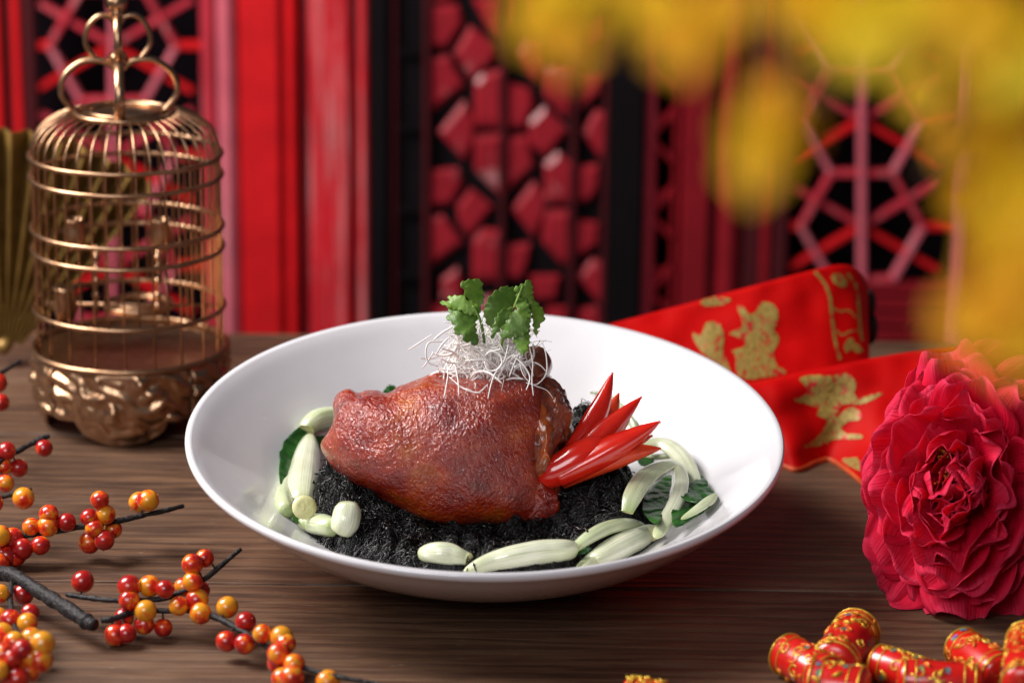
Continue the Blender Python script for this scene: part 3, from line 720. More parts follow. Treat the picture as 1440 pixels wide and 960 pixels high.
o = bok('dark leafy bok choy tip just showing behind the pork knuckle\'s top', 548, 548)
leaf_sheet(o, [(538, 560), (542, 546), (551, 541), (560, 548), (566, 562), (550, 572)], 2.1, 0.2, seed=11)

# ================================================================== chilli flower
ch = thing('chilli_flower', atd(775, 668, D0 - 1), 'bright red chilli cut into a pointed flower, leaning on the pork', 'chilli flower')
def petal_strip(tip, ctrl, base, w, dtip, dbase, mat, curl=0.55, name='petal'):
    n, m_ = 22, 9
    path = [(base[0], base[1], dbase), (ctrl[0], ctrl[1], (dbase + dtip) / 2 - 0.25), (tip[0], tip[1], dtip)]
    sp = spline(path, n); P = [atd(x, y, d) for x, y, d in sp]; b = MB()
    def f(u, v):
        i = min(int(u * (n - 1) + 0.5), n - 1)
        t = (P[min(i + 1, n - 1)] - P[max(i - 1, 0)]).normalized(); s_ = t.cross(-FW).normalized(); o_ = s_.cross(t)
        ww = w * (1.0 - 0.12 * u) * (1 - max(0, (u - 0.52) / 0.48) ** 1.25) * (0.72 + 0.28 * sm(0, 0.5, u)) + 0.012
        a = (v - 0.5) * 2
        return P[i] + s_ * (a * ww) - o_ * (a * a * ww * curl)
    b.grid(f, n, m_); o_ = obj(name, b, mat, ch, solid=0.14, solid_off=-1); o_.data.materials.append(M['chilli_flesh']); o_.modifiers[0].material_offset_rim = 1; return o_
DC = D0 - 1.2
petal_strip((862, 523), (838, 585), (782, 668), 0.58, DC + 2.0, DC + 0.2, M['chilli'])
petal_strip((871, 551), (850, 595), (795, 655), 0.55, DC + 2.4, DC + 0.8, M['chilli_in'])
petal_strip((903, 557), (848, 612), (780, 668), 0.68, DC + 0.6, DC - 0.3, M['chilli'])
petal_strip((886, 590), (855, 615), (800, 660), 0.55, DC + 1.4, DC + 0.4, M['chilli_in'])
petal_strip((929, 592), (862, 632), (784, 673), 0.74, DC - 0.6, DC - 0.7, M['chilli'], 0.8)
petal_strip((930, 630), (868, 642), (788, 676), 0.62, DC - 0.1, DC - 0.4, M['chilli_in'])
petal_strip((918, 612), (858, 640), (782, 674), 0.5, DC + 1.0, DC + 0.5, M['chilli'])
b = MB(); cp = [(762, 664, 13), (768, 667, 20), (790, 658, 23), (815, 643, 24), (838, 627, 18), (850, 618, 8)]
b.tube([atd(x, y, DC + 0.05) for x, y, r in spline(cp, 14)], [r / 27.9 for x, y, r in spline(cp, 14)], 20); obj('base', b, M['chilli'], ch)

# ================================================================== shredded white scallion
b = MB(); rg = random.Random(11)
SC = aty(684, 500, 0.6)
def strand(pts, r):
    sp = spline([tuple(p) for p in pts], 4 * len(pts)); nn = len(sp)
    b.tube(sp, [r * (0.55 + 0.45 * math.sin(math.pi * min(1, max(0.06, i / (nn - 1))))) for i in range(nn)], 6, flat=0.6)
for i in range(340):
    a = rg.random() * 6.283; rr = math.sqrt(rg.random()); zz = rg.uniform(-1.5, 1.5)
    lim = math.sqrt(max(0.05, 1 - (zz / 2.3) ** 2)) * (1.15 - 0.22 * zz)
    c = SC + Vector((2.0 * rr * lim * math.cos(a), 1.5 * rr * lim * math.sin(a), zz))
    r = rg.uniform(0.5, 1.7); ax = Vector((rg.uniform(-1, 1), rg.uniform(-1.6, 0.6), rg.uniform(-0.7, 0.7))).normalized()
    e1 = ax.orthogonal().normalized(); e2 = ax.cross(e1); ph = rg.random() * 6.28; arc = rg.uniform(0.9, 3.2)
    pts = []
    for j in range(6):
        t = ph + arc * (j / 5 - 0.5); pts.append(c + (e1 * math.cos(t) + e2 * math.sin(t)) * r - (e1 * math.cos(ph) + e2 * math.sin(ph)) * r + Vector((0, 0, 0.1 * nz((i, j, 0), 0.7))))
    strand(pts, rg.choice((0.022, 0.03, 0.04, 0.05, 0.075)))
def pxs(lst, r): strand([atd(x, y, depth(SC) + d) for x, y, d in lst], r * 0.8)
for lst, r in (([(622, 480, -1.6), (603, 482, -1.8), (599, 500, -1.9), (606, 512, -1.9), (625, 513, -1.7)], 0.075),
               ([(628, 510, -2), (630, 525, -2.6), (627, 545, -3.2), (624, 560, -3.6)], 0.07), ([(640, 515, -2), (644, 535, -2.8), (645, 557, -3.4)], 0.055),
               ([(632, 530, -2.4), (650, 545, -3.0), (668, 552, -3.3)], 0.06), ([(715, 485, -2), (708, 510, -2.3), (694, 530, -2.8), (686, 560, -3.6)], 0.075),
               ([(745, 490, -1), (749, 510, -1.6), (748, 535, -2.0), (750, 556, -2.4)], 0.075), ([(762, 480, -0.5), (768, 500, -0.8), (768, 525, -1.2), (755, 540, -1.6), (740, 538, -1.9)], 0.07),
               ([(730, 505, -1.6), (735, 525, -2.0), (748, 540, -2.0), (768, 548, -1.6), (778, 560, -1.4)], 0.05), ([(720, 500, -2), (735, 512, -2.2), (745, 530, -2.2), (740, 548, -2.4)], 0.06),
               ([(686, 540, -3), (672, 552, -3.3), (655, 546, -3.2)], 0.055), ([(608, 470, -1), (590, 482, -0.8), (574, 492, -0.6)], 0.05), ([(610, 495, -1.4), (600, 510, -1.5), (594, 518, -1.5)], 0.06),
               ([(682, 500, -2.6), (690, 494, -2.7), (702, 498, -2.7), (706, 510, -2.7), (698, 520, -2.7), (686, 520, -2.7), (681, 508, -2.6)], 0.065),
               ([(610, 478, -1.8), (622, 468, -1.9), (636, 460, -1.9)], 0.08), ([(612, 500, -1.9), (622, 484, -2.1), (632, 474, -2.1)], 0.06)):
    pxs(lst, r)
sh = obj('shredded_scallion', b, M['shred'], origin=SC - Vector((0, 0, 2)))
tag(sh, 'nest of curly white shredded scallion on top of the pork', 'shredded scallion', kind='stuff')

# ================================================================== coriander
DK = depth(SC)
def cleaf(parent, pts, d, tilt=(0, 0), bow=0.35, seed=1.0):
    """serrated blade traced in its own plane (crop pixels / 4.8)"""
    P = [(560 + x / 4.8, 380 + y / 4.8) for x, y in pts]; out = []
    for i, p in enumerate(P):
        q = P[(i + 1) % len(P)]; L = math.hypot(q[0] - p[0], q[1] - p[1]); nt = max(1, int(L / 3.6))
        nx, ny = (q[1] - p[1]) / max(L, 1e-6), -(q[0] - p[0]) / max(L, 1e-6)
        for j in range(nt):
            t = j / nt; a = 1.7 if j % 2 else -0.8
            out.append((p[0] + (q[0] - p[0]) * t + nx * a, p[1] + (q[1] - p[1]) * t + ny * a))
    cx = sum(p[0] for p in P) / len(P); cy = sum(p[1] for p in P) / len(P)
    def bd(x, y):
        u, v = (x - cx) / 28, (y - cy) / 28
        return atd(x, y, d + tilt[0] * u + tilt[1] * v + bow * (u * u + 0.6 * v * v) + 0.14 * nz((u, v, seed), 2.2, seed) + 0.04 * nz((u, v, seed), 7.0))
    return obj('leaf', filled(out, 2, bd), M['coriander'], parent, solid=0.035)
cl = thing('coriander_sprig', atd(668, 445, DK), 'smaller green coriander sprig facing the birdcage side of the scallion nest', 'coriander')
cleaf(cl, [(280, 215), (345, 205), (330, 180), (400, 170), (430, 165), (475, 205), (540, 228), (560, 260), (540, 300), (470, 300), (430, 270), (360, 260), (320, 240)], DK - 1.5, (-0.3, -0.2), seed=2)
cleaf(cl, [(340, 250), (420, 260), (500, 285), (545, 305), (522, 350), (525, 420), (548, 475), (512, 512), (490, 482), (445, 482), (430, 432), (398, 442), (368, 395), (385, 372), (320, 318), (350, 300)], DK - 1.9, (0.2, -0.5), seed=5)
cleaf(cl, [(418, 88), (455, 70), (518, 55), (562, 72), (572, 130), (578, 200), (560, 235), (500, 222), (455, 180), (440, 130)], DK - 1.0, (0.5, 0.1), seed=3)
cr = thing('coriander_sprig', atd(716, 440, DK), 'larger green coriander sprig drooping beside the chilli side of the nest', 'coriander')
cleaf(cr, [(575, 290), (600, 200), (640, 150), (715, 108), (790, 120), (800, 200), (750, 270), (690, 330), (650, 390), (600, 370), (590, 330)], DK - 1.7, (0.4, 0.2), seed=4)
cleaf(cr, [(780, 120), (850, 90), (880, 62), (905, 95), (910, 200), (900, 300), (885, 330), (820, 180)], DK - 1.5, (0.3, 0.2), seed=6)
cleaf(cr, [(800, 130), (860, 180), (895, 290), (885, 400), (850, 440), (740, 460), (690, 450), (700, 410), (685, 385), (740, 330), (800, 260)], DK - 2.1, (-0.2, -0.3), seed=7)
cleaf(cr, [(770, 470), (830, 410), (885, 390), (885, 520), (850, 570), (800, 540), (795, 500)], DK - 2.3, (0, -0.3), seed=8)
cleaf(cr, [(895, 190), (930, 210), (980, 270), (988, 345), (960, 362), (940, 400), (935, 458), (920, 430), (905, 330)], DK - 1.3, (0.5, 0), seed=9)
cleaf(cr, [(625, 460), (648, 340), (695, 265), (780, 250), (752, 310), (692, 390), (655, 440)], DK - 2.35, (0.2, -0.2), seed=10)
for par, pp in ((cl, [(665, 430, -1.6), (672, 442, -1.7), (678, 460, -1.6), (682, 490, -0.8)]), (cr, [(735, 402, -1.6), (724, 430, -1.7), (712, 460, -1.5), (704, 490, -0.8)])):
    b = MB(); b.tube(spline([tuple(atd(x, y, DK + d)) for x, y, d in pp], 12), 0.07, 8); obj('stem', b, M['coriander'], par)

# ================================================================== birdcage
CY = 22.4; CR = 5.35
cxx = aty(181, 380, CY).x
cage = thing('birdcage', (cxx, CY, 0), 'rose gold wire birdcage with crown top and carved base', 'birdcage')
def cz(py, Y=CY - CR): return aty(181, py, Y).z
def ring(mb, r, z, w, seg=72, x=cxx, y=CY):
    mb.lathe([(r + w * math.cos(t * math.pi / 5), z + w * math.sin(t * math.pi / 5)) for t in range(10)], seg, (x, y, 0), closed=True)
zr = [cz(p) for p in (246, 276, 350, 380, 465, 523)]
for i, z in enumerate(zr):
    b = MB(); ring(b, CR + (0.12 if i < 5 else 0.25), z, 0.135 if i < 5 else 0.18); obj('hoop', b, M['cage'], cage)
ZT = aty(181, 158, CY).z; TR = 2.75
NB = 40
for i in range(NB):
    a = 2 * math.pi * (i + 0.5) / NB; d = Vector((math.cos(a), math.sin(a), 0)); b = MB()
    arc = [Vector((cxx, CY, 0)) + d * (TR + (CR - TR) * math.sin(t * math.pi / 2)) + Vector((0, 0, ZT - (ZT - zr[0] - 0.2) * (1 - math.cos(t * math.pi / 2)))) for t in [j / 7 for j in range(8)]]
    step = 2 if i % 2 else 1
    pts = arc + [Vector((cxx, CY, 0)) + d * CR + Vector((0, 0, zr[0])), Vector((cxx, CY, 0)) + d * CR + Vector((0, 0, zr[-1] if i % 2 == 0 else zr[4]))]
    b.tube(pts, 0.062, 6); obj('bar', b, M['cage'], cage)
b = MB(); ring(b, TR, ZT, 0.17); ring(b, TR - 0.75, ZT + 0.08, 0.13); obj('top_ring', b, M['cage'], cage)
b = MB(); b.lathe([(0.001, ZT + 0.12), (1.2, ZT + 0.08), (TR - 0.7, ZT - 0.02), (TR, ZT - 0.08), (TR - 0.4, ZT - 0.14), (0.001, ZT - 0.05)], 48, (cxx, CY, 0)); obj('top_plate', b, M['cage'], cage)
zh = aty(170, 84, CY).z; zk = aty(170, 22, CY).z
for lo, hi, r0, rm, w in ((ZT, zh, TR - 0.1, TR + 0.5, 0.19), (zh, zk, 1.3, 1.8, 0.16)):
    for i in range(4):
        a = R_(8 + 90 * i); d = Vector((math.cos(a), math.sin(a), 0)); h = hi - lo
        P = [(r0 * 0.92, 0.0), (rm, h * 0.35), (rm * 0.93, h * 0.72), (rm * 0.62, h * 0.98), (rm * 0.25, h * 0.98), (0.12, h * 0.8)]
        b = MB(); b.tube(spline([tuple(Vector((cxx - 0.25, CY, lo + z)) + d * r) for r, z in P], 26), w, 8, flat=1.5); obj('crown_arch', b, M['cage'], cage)
b = MB()
for z, r in ((zh + 0.1, 0.55), (zh + 0.7, 0.3), (zh + 1.2, 0.22)): b.sphere((cxx - 0.25, CY, z), r, 16, 10, (1, 1, 0.8))
for z, r in ((zk + 0.15, 0.42), (zk + 0.75, 0.62), (zk + 1.5, 0.32)): b.sphere((cxx - 0.25, CY, z), r, 18, 12)
b.tube([(cxx - 0.25, CY, zh - 0.8), (cxx - 0.25, CY, zh)], 0.2, 10); b.tube([(cxx - 0.25, CY, zk - 0.5), (cxx - 0.25, CY, zk + 1.5)], 0.15, 10)
obj('finial', b, M['cage'], cage)
b = MB(); ring(b, 0.9, zk + 2.6, 0.14, 40); obj('hanging_ring', b, M['cage'], cage)
ZB = zr[-1] - 0.15
b = MB(); b.lathe([(0.001, ZB - 0.1), (CR - 0.3, ZB - 0.1), (CR - 0.1, ZB), (CR + 0.1, ZB), (CR + 0.1, ZB - 0.35), (0.001, ZB - 0.35)], 64, (cxx, CY, 0)); obj('floor_plate', b, M['cage'], cage)
for q in range(4):
    mid = R_(-90 + 90 * q); b = MB(); NU, NV = 90, 30
    def apron(u, v):
        a = (u - 0.5) * R_(87); aa = abs(math.degrees(a))
        zb = 1.45 * (1 - math.sqrt(max(0.0, 1 - (min(aa, 29) / 29) ** 2)))
        z = lerp(ZB - 0.05, zb, v); p = Vector((a * 6, z, q))
        w = z + 0.55 * nz(p, 0.55, 3) + 0.38 * math.sin(abs(a) * 6.0 + 0.8); w2 = a * 2.6 + 0.7 * nz(p, 0.6, 8) + 0.3 * z
        rel = 0.30 * (0.5 + 0.5 * math.sin(6.2 * w)) ** 2.2 * (0.55 + 0.45 * math.sin(4.5 * w2)) + 0.20 * (0.5 + 0.5 * math.sin(7.5 * w2 + 2 * w)) ** 3 + 0.06 * nz(p, 2.2, 2)
        rel *= sm(0, 0.10, v) * sm(0, 0.05, 1 - v)
        bulge = 0.10 * math.sin(math.pi * min(1, v * 1.25))
        r = CR - 0.02 + bulge + rel * 0.85 - 0.9 * sm(0.55, 1.0, v) * (1 - sm(14, 34, aa)) * 0.5
        return (cxx + r * math.cos(mid + a), CY + r * math.sin(mid + a), max(0.0, z))
    b.grid(apron, NU, NV); obj('carved_foot', b, M['cage'], cage, solid=0.3, solid_off=0)
for px, py, Yo in ((105, 330, 0.5), (226, 330, 2.0)):
    c = aty(px, py, CY + Yo); b = MB()
    b.lathe([(0.001, -0.9), (0.5, -0.9), (0.62, -0.5), (0.66, 0.3), (0.5, 0.75), (0.62, 0.95), (0.5, 0.95), (0.4, 0.6), (0.001, -0.5)], 24, c); obj('feeding_cup', b, M['cage'], cage)
c = aty(92, 425, CY); b = MB(); b.lathe([(0.001, -1.0), (0.55, -1.0), (0.7, -0.2), (0.6, 0.7), (0.75, 0.9), (0.001, 0.8)], 24, c); obj('feeding_cup', b, M['cage'], cage)
zc = aty(190, 428, CY + 1).z; b = MB(); ring(b, 1.9, zc, 0.2, 48, cxx + 0.4, CY + 1); ring(b, 1.3, zc + 0.1, 0.14, 48, cxx + 0.4, CY + 1)
b.lathe([(1.3, zc), (1.9, zc)], 48, (cxx + 0.4, CY + 1, 0))
b.tube([(cxx - CR + 0.1, CY + 1, zc), (cxx + CR - 0.1, CY + 1, zc)], 0.1, 8); obj('perch_ring', b, M['cage'], cage)
b = MB()
for px in (135, 222): 
    for py in (362, 378, 395, 415, 430): c = aty(px, py, CY - 0.5); b.sphere(c, 0.24, 12, 8)
    b.tube([aty(px, 345, CY - 0.5), aty(px, 445, CY - 0.5)], 0.09, 8)
obj('bead_rod', b, M['cage'], cage)

# ================================================================== gold folding fan
FY = 33.0; piv = aty(14, 640, FY); piv.z = 0.15
RF = (aty(14, 183, FY).z - piv.z) * 1.0
fan = thing('folding_fan', piv, 'pleated gold folding fan standing open behind the birdcage', 'fan')
NP = 26; a0, a1 = R_(128), R_(50)
for i in range(NP):
    aA, aB = a0 + (a1 - a0) * i / NP, a0 + (a1 - a0) * (i + 1) / NP
    zA, zB = (0.75, -0.75) if i % 2 == 0 else (-0.75, 0.75)
    def pt(a, r, dz): return piv + Vector((math.cos(a) * r, -dz * r / RF, math.sin(a) * r))
    b = MB(); b.add([pt(aA, 1.5, zA), pt(aB, 1.5, zB), pt(aB, RF, zB), pt(aA, RF, zA)], [(0, 1, 2, 3)])
    obj('pleat', b, M['fan'], fan, smooth=False, solid=0.06)
b = MB(); b.tube([piv + Vector((0, -0.8, 1.2)), piv + Vector((0, 0.8, 1.2))], 0.45, 14); obj('pivot', b, M['fan'], fan)

# ================================================================== red cloth with gold print
cloth = thing('red_cloth', (20, 20, 0), 'folded red satin cloth with gold characters behind the bowl', 'cloth')
def loft(name, ridge, Yr, front, back, n=70, m_=40, seed=1, amp=0.16, foot=None):
    """ridge: pixel points with heights from Yr; front/back: foot distance from the ridge at each end"""
    rg_ = spline([(x, y, Yr[0] + (Yr[1] - Yr[0]) * i / (len(ridge) - 1)) for i, (x, y) in enumerate(ridge)], n)
    Rp = [aty(x, y, Y) for x, y, Y in rg_]
    Fp = [atz(x, y, 0.08) for x, y in spline(foot, n)] if foot else None
    def f(u, v):
        i = min(n - 1, int(u * (n - 1) + 0.5)); R0 = Rp[i]
        fr_ = (R0.y - Fp[i].y) if foot else lerp(front[0], front[1], u); bk = lerp(back[0], back[1], u); h = R0.z
        sec = spline([(bk, 0.05), (bk * 0.55, h * 0.45), (bk * 0.28, h * 0.84), (0.0, h * 1.0), (-0.75, h * 0.90), (-fr_ * 0.40, h * 0.60), (-fr_ * 0.72, h * 0.25), (-fr_, 0.07)], m_)
        dy, z = sec[min(m_ - 1, int(v * (m_ - 1) + 0.5))]
        xs = (Fp[i].x - R0.x) * (-dy / fr_) if foot and dy < 0 else 0.05 * dy
        p = Vector((R0.x + xs, R0.y + dy, z)); w = amp * (nz(p, 0.25, seed) + 0.5 * nz(p, 0.7, seed + 3)) * min(1, z / 1.0)
        p.y -= w * 2.2; p.z += w * 0.5
        p.z = max(0.06, p.z); return p
    b = MB(); b.grid(f, n, m_); return b, obj(name, b, M['cloth'], cloth, solid=0.10, solid_off=-1)
fa, oa = loft('back_fold', [(800, 470), (860, 455), (950, 431), (1060, 401), (1140, 380), (1180, 372), (1205, 378), (1221, 402)], (24, 27.0), (6, 7), (4, 4.5), seed=2)
fb, ob = loft('front_fold', [(1000, 555), (1060, 539), (1150, 519), (1270, 496), (1360, 484), (1470, 470)], (18.0, 21.0), (4.6, 8.5), (5, 5), seed=5, amp=0.22, foot=[(1010, 648), (1070, 650), (1100, 655), (1122, 661), (1148, 650), (1168, 647), (1195, 664), (1215, 682), (1255, 715), (1330, 730), (1440, 730)])
bv = [BVHTree.FromPolygons(mb.v, mb.f) for mb in (fa, fb)]
def onto(tree, x, y, off=0.035, fallback=160):
    d = ray(x, y).normalized(); h = tree.ray_cast(CAM, d)
    if h[0] is None: h = tree.find_nearest(atd(x, y, fallback))
    nn = h[1] if h[1].dot(d) < 0 else -h[1]
    return h[0] + nn * off
def printed(tree, pts, name='gold_character', mat='thread', jitter=1.5, seed=1, cuts=2, off=0.035):
    dn = spline(pts, 90, True); P = [(x + jitter * nz((x, y, seed), 0.25), y + jitter * nz((y, x, seed), 0.25)) for x, y in dn]
    obj(name, filled(P, cuts, lambda x, y: onto(tree, x, y, off)), M[mat], oa if tree is bv[0] else ob)
def c7(l): return [(940 + x / 4.5, 360 + y / 4.5) for x, y in l]
def c6(l): return [(1060 + x / 4.8, 500 + y / 4.8) for x, y in l]
printed(bv[0], c7([(150, 490), (205, 500), (245, 420), (325, 435), (350, 520), (345, 600), (380, 690), (400, 760), (330, 690), (255, 640), (185, 575)]), seed=1)
printed(bv[0], c7([(440, 325), (470, 320), (510, 370), (555, 350), (580, 295), (650, 300), (685, 340), (690, 420), (665, 465), (700, 520), (680, 580), (665, 630), (690, 700), (745, 735), (640, 765), (470, 780), (425, 735), (430, 640), (400, 600), (470, 575), (480, 530), (395, 500), (400, 480), (470, 440)]), seed=2)
printed(bv[0], c7([(210, 285), (300, 260), (390, 270), (350, 308), (230, 315)]), seed=3)
printed(bv[0], c7([(1030, 130), (1075, 110), (1130, 160), (1110, 195), (1050, 180)]), 'gold_motif', seed=4)
printed(bv[0], c7([(1110, 560), (1150, 520), (1200, 560), (1235, 600), (1190, 610), (1150, 590), (1120, 610)]), 'gold_motif', seed=6)
def line_print(tree, pts, w, name='gold_border', mat='thread'):
    sp = spline(pts, 40); L = []; Rr = []
    for i, p in enumerate(sp):
        q = sp[min(i + 1, 39)]; r = sp[max(i - 1, 0)]; dx, dy = q[0] - r[0], q[1] - r[1]; l = math.hypot(dx, dy) or 1
        L.append((p[0] - dy / l * w, p[1] + dx / l * w)); Rr.append((p[0] + dy / l * w, p[1] - dx / l * w))
    b = MB(); V = [onto(tree, *p) for p in L] + [onto(tree, *p) for p in Rr]
    b.add(V, [(i, i + 1, 41 + i, 40 + i) for i in range(39)]); obj(name, b, M[mat], oa if tree is bv[0] else ob)
line_print(bv[0], c7([(925, 100), (985, 170), (1020, 260), (1030, 360), (1050, 520), (1085, 655)]), 2.2)
line_print(bv[0], c7([(1130, 110), (1185, 190), (1200, 300), (1210, 440), (1225, 540)]), 2.0)
line_print(bv[0], c7([(1040, 330), (1090, 350), (1140, 345), (1185, 390)]), 1.2)
line_print(bv[0], c7([(1060, 470), (1100, 500), (1140, 480), (1200, 470)]), 1.2)
printed(bv[1], c6([(310, 155), (420, 132), (520, 138), (640, 122), (690, 190), (678, 250), (700, 300), (690, 335), (600, 330), (560, 400), (520, 440), (430, 400), (430, 350), (290, 310), (280, 288), (350, 262), (350, 210)]), seed=5)
printed(bv[1], c6([(500, 445), (560, 420), (600, 380), (660, 350), (720, 380), (720, 430), (640, 445), (590, 490), (640, 530), (720, 530), (720, 560), (540, 568), (480, 600), (330, 620), (440, 540)]), seed=7)
printed(bv[1], c6([(690, 300), (780, 270), (870, 255), (790, 305), (710, 330)]), seed=8)
printed(bv[1], c6([(600, 705), (700, 690), (720, 770), (650, 750)]), 'gold_motif', seed=9)
# the hem that curls on the table
b = MB(); hp = spline([tuple(atz(x, y, 0.12)) for x, y in ((1070, 650), (1100, 655), (1122, 661), (1148, 650), (1168, 647), (1195, 664), (1215, 682), (1240, 708))], 50)
b.tube(hp, 0.16, 8, flat=0.5); obj('hem', b, M['hem'], cloth)
b = MB()
for x, y in ((1221, 428), (1224, 462)): b.sphere(aty(x, y, 28.2), 0.85, 18, 12, (0.55, 0.8, 1.15))
obj('dark_lumps', b, M['darklump'], cloth)  # two near-black lumps beside the right end of the back fold

# ================================================================== peony
PC = aty(1358, 688, -4.5); A = Vector((-0.34, -0.86, 0.34)).normalized()
peony = thing('peony', (PC.x, PC.y, 0), 'large crimson fabric peony lying on the table', 'peony')
E1 = Vector((0, 0, 1)).cross(A).normalized(); E2 = A.cross(E1); SQ = 0.80
rg = random.Random(21)
def petal_mesh(L, W, cup, curl, ruf, seed):
    nu, nv = 19, 17; V = []; F = []; al = []; ac = []
    for j in range(nv):
        v = j / (nv - 1)
        for i in range(nu):
            u = -1 + 2 * i / (nu - 1)
            wv = W * (0.16 + 0.84 * sm(0, 0.62, v)) * math.sqrt(max(0.0, 1 - max(0, (v - 0.62) / 0.55) ** 2))
            x = wv * u; y = L * (v - 0.10 * v * u * u + 0.035 * v * math.sin(4.1 * u + seed) + 0.05 * v * nz((u * 2, seed, 0), 1.1))
            z = cup * (u * u) * wv * 0.75 + curl * L * v * v + ruf * v ** 2 * (math.sin(5.0 * u + seed * 1.3) * 0.6 + 1.2 * nz((u * 1.7, v * 1.4, seed), 1.4, seed)) + 0.10 * nz((u * 3, v * 3, seed), 1.0)
            V.append((x, y, z)); al.append(max(v, abs(u) ** 6 * 0.85 * sm(0.2, 0.6, v))); ac.append(u)
    for j in range(nv - 1):
        for i in range(nu - 1): F.append((j * nu + i, j * nu + i + 1, (j + 1) * nu + i + 1, (j + 1) * nu + i))
    return V, F, al, ac
def put_petal(t, phi, name='petal'):
    al_ = R_(lerp(10, 94, t ** 0.8)) + rg.uniform(-0.24, 0.24)
    e = E1 * math.cos(phi) + E2 * math.sin(phi)
    T = A * math.cos(al_) + e * math.sin(al_); N = A * math.sin(al_) - e * math.cos(al_); S = T.cross(N)
    L = lerp(2.7, 4.9, t) * rg.uniform(0.85, 1.12); W = lerp(1.6, 3.0, t) * rg.uniform(0.8, 1.2)
    V, F, al, ac = petal_mesh(L, W, lerp(0.5, 0.2, t), lerp(0.22, 0.12, t) + rg.uniform(-0.16, 0.2), lerp(0.5, 0.8, t), rg.uniform(0, 50))
    base = PC + e * lerp(0.35, 1.6, t) + A * (lerp(0.9, -0.9, t) + rg.uniform(-0.25, 0.25))
    sh_ = rg.uniform(-0.25, 0.25)
    b = MB(); P = []
    for x, y, z in V:
        p = base + S * (x + sh_ * y * 0.4) + T * y + N * z; p -= E1 * ((p - PC).dot(E1) * (1 - SQ)); p += E2 * ((p - PC).dot(E2) * 0.06); p.z = max(0.06, p.z); P.append(p)
    b.add(P, F); o = obj(name, b, M['petal'], peony, solid=0.02)
    for nm, dat in (('along', al), ('across', ac)):
        at_ = o.data.attributes.new(nm, 'FLOAT', 'POINT'); at_.data.foreach_set('value', dat)
    return o
NPET = 46
for i in range(NPET):
    t = ((i + 1.5) / NPET) ** 0.72; put_petal(t, i * 2.39996 + rg.uniform(-0.2, 0.2))
for i in range(9):
    put_petal(0.02 + 0.012 * i, i * 2.6)
for i in range(13):                                   # outer guard petals, wider than tall rows
    put_petal(1.08, i * 6.2832 / 15 + rg.uniform(-0.15, 0.15))
for cx_, cy_ in ((1330, 640), (1338, 672)):
    b = MB(); c0 = atd(cx_, cy_, depth(PC + A * 2.0))
    for i in range(16):
        d = (A + Vector((rg.uniform(-1, 1), rg.uniform(-1, 1), rg.uniform(-1, 1))) * 0.5).normalized(); p = c0 + E1 * rg.uniform(-0.45, 0.45) + E2 * rg.uniform(-0.16, 0.16)
        b.tube([p - d * 0.5, p + d * rg.uniform(0.35, 0.7)], [0.03, 0.05], 5); b.sphere(p + d * 0.7, 0.06, 6, 5)
    obj('stamens', b, M['stamen'], peony)

# ================================================================== berry sprays
bm_ = MB(); bm_.sphere((0, 0, 0), 0.52, 24, 16)
for i, p in enumerate(bm_.v):
    if p.z < -0.45: bm_.v[i] = p * 0.96
    bm_.v[i] = Vector((p.x, p.y, p.z * 1.04)) if p.z > 0 else bm_.v[i]
bm_.sphere((0, 0, -0.50), 0.05, 8, 6)
BERRY = mesh_of(bm_, 'berry'); BERRY.materials.append(M['berry'])
rb = random.Random(5)
def spray(label, twigs, berries, size=1.0, D=None, loc=None):
    """twigs: lists of (px, py, radius_cm, height z); berries hang on the nearest twig point"""
    first = twigs[0][0]; root = thing('berry_branch', loc or atz(first[0], first[1], 0), label, 'berry branch', 'artificial berry branches at the table edge')
    pts_all = []; b0 = MB()
    for tw in twigs:
        sp = spline(tw, 14 * (len(tw) - 1)); P = [atz(x, y, z) for x, y, r, z in sp]
        b = MB(); b.tube(P, [r * (1 + 0.25 * nz(p, 2.2, 2) + 0.12 * nz(p, 6, 1)) for (x, y, r, z), p in zip(sp, P)], 10)
        obj('twig', b, M['bark'], root); pts_all += list(zip([(x, y) for x, y, r, z in sp], P))
    b = MB()
    for x, y in berries:
        (tx, ty), tp = min(pts_all, key=lambda q: (q[0][0] - x) ** 2 + (q[0][1] - y) ** 2)
        dd = depth(tp) - rb.uniform(0.15, 0.75) * (1 if rb.random() < 0.7 else -0.8)
        p = atd(x, y, dd)
        if p.z < 0.56: p = atz(x, y, 0.56)
        s_ = size * rb.uniform(0.86, 1.1)
        inst('berry', BERRY, root, p, (rb.uniform(0, 6.28), rb.uniform(-1, 1), rb.uniform(0, 6.28)), (s_, s_, s_))
        b.tube(spline([tuple(tp), tuple((tp + p) / 2 + Vector((0, 0, 0.12))), tuple(p)], 6), 0.05, 6)
    obj('stalks', b, M['bark'], root); return root
def k8(l): return [(x / 3.43, 680 + y / 3.43) for x, y in l]
def k3(l): return [(x / 2.667, 600 + y / 2.667) for x, y in l]
def tw3(l): return [(x / 2.667, 600 + y / 2.667, r, z) for x, y, r, z in l]
def tw8(l): return [(x / 3.43, 680 + y / 3.43, r, z) for x, y, r, z in l]
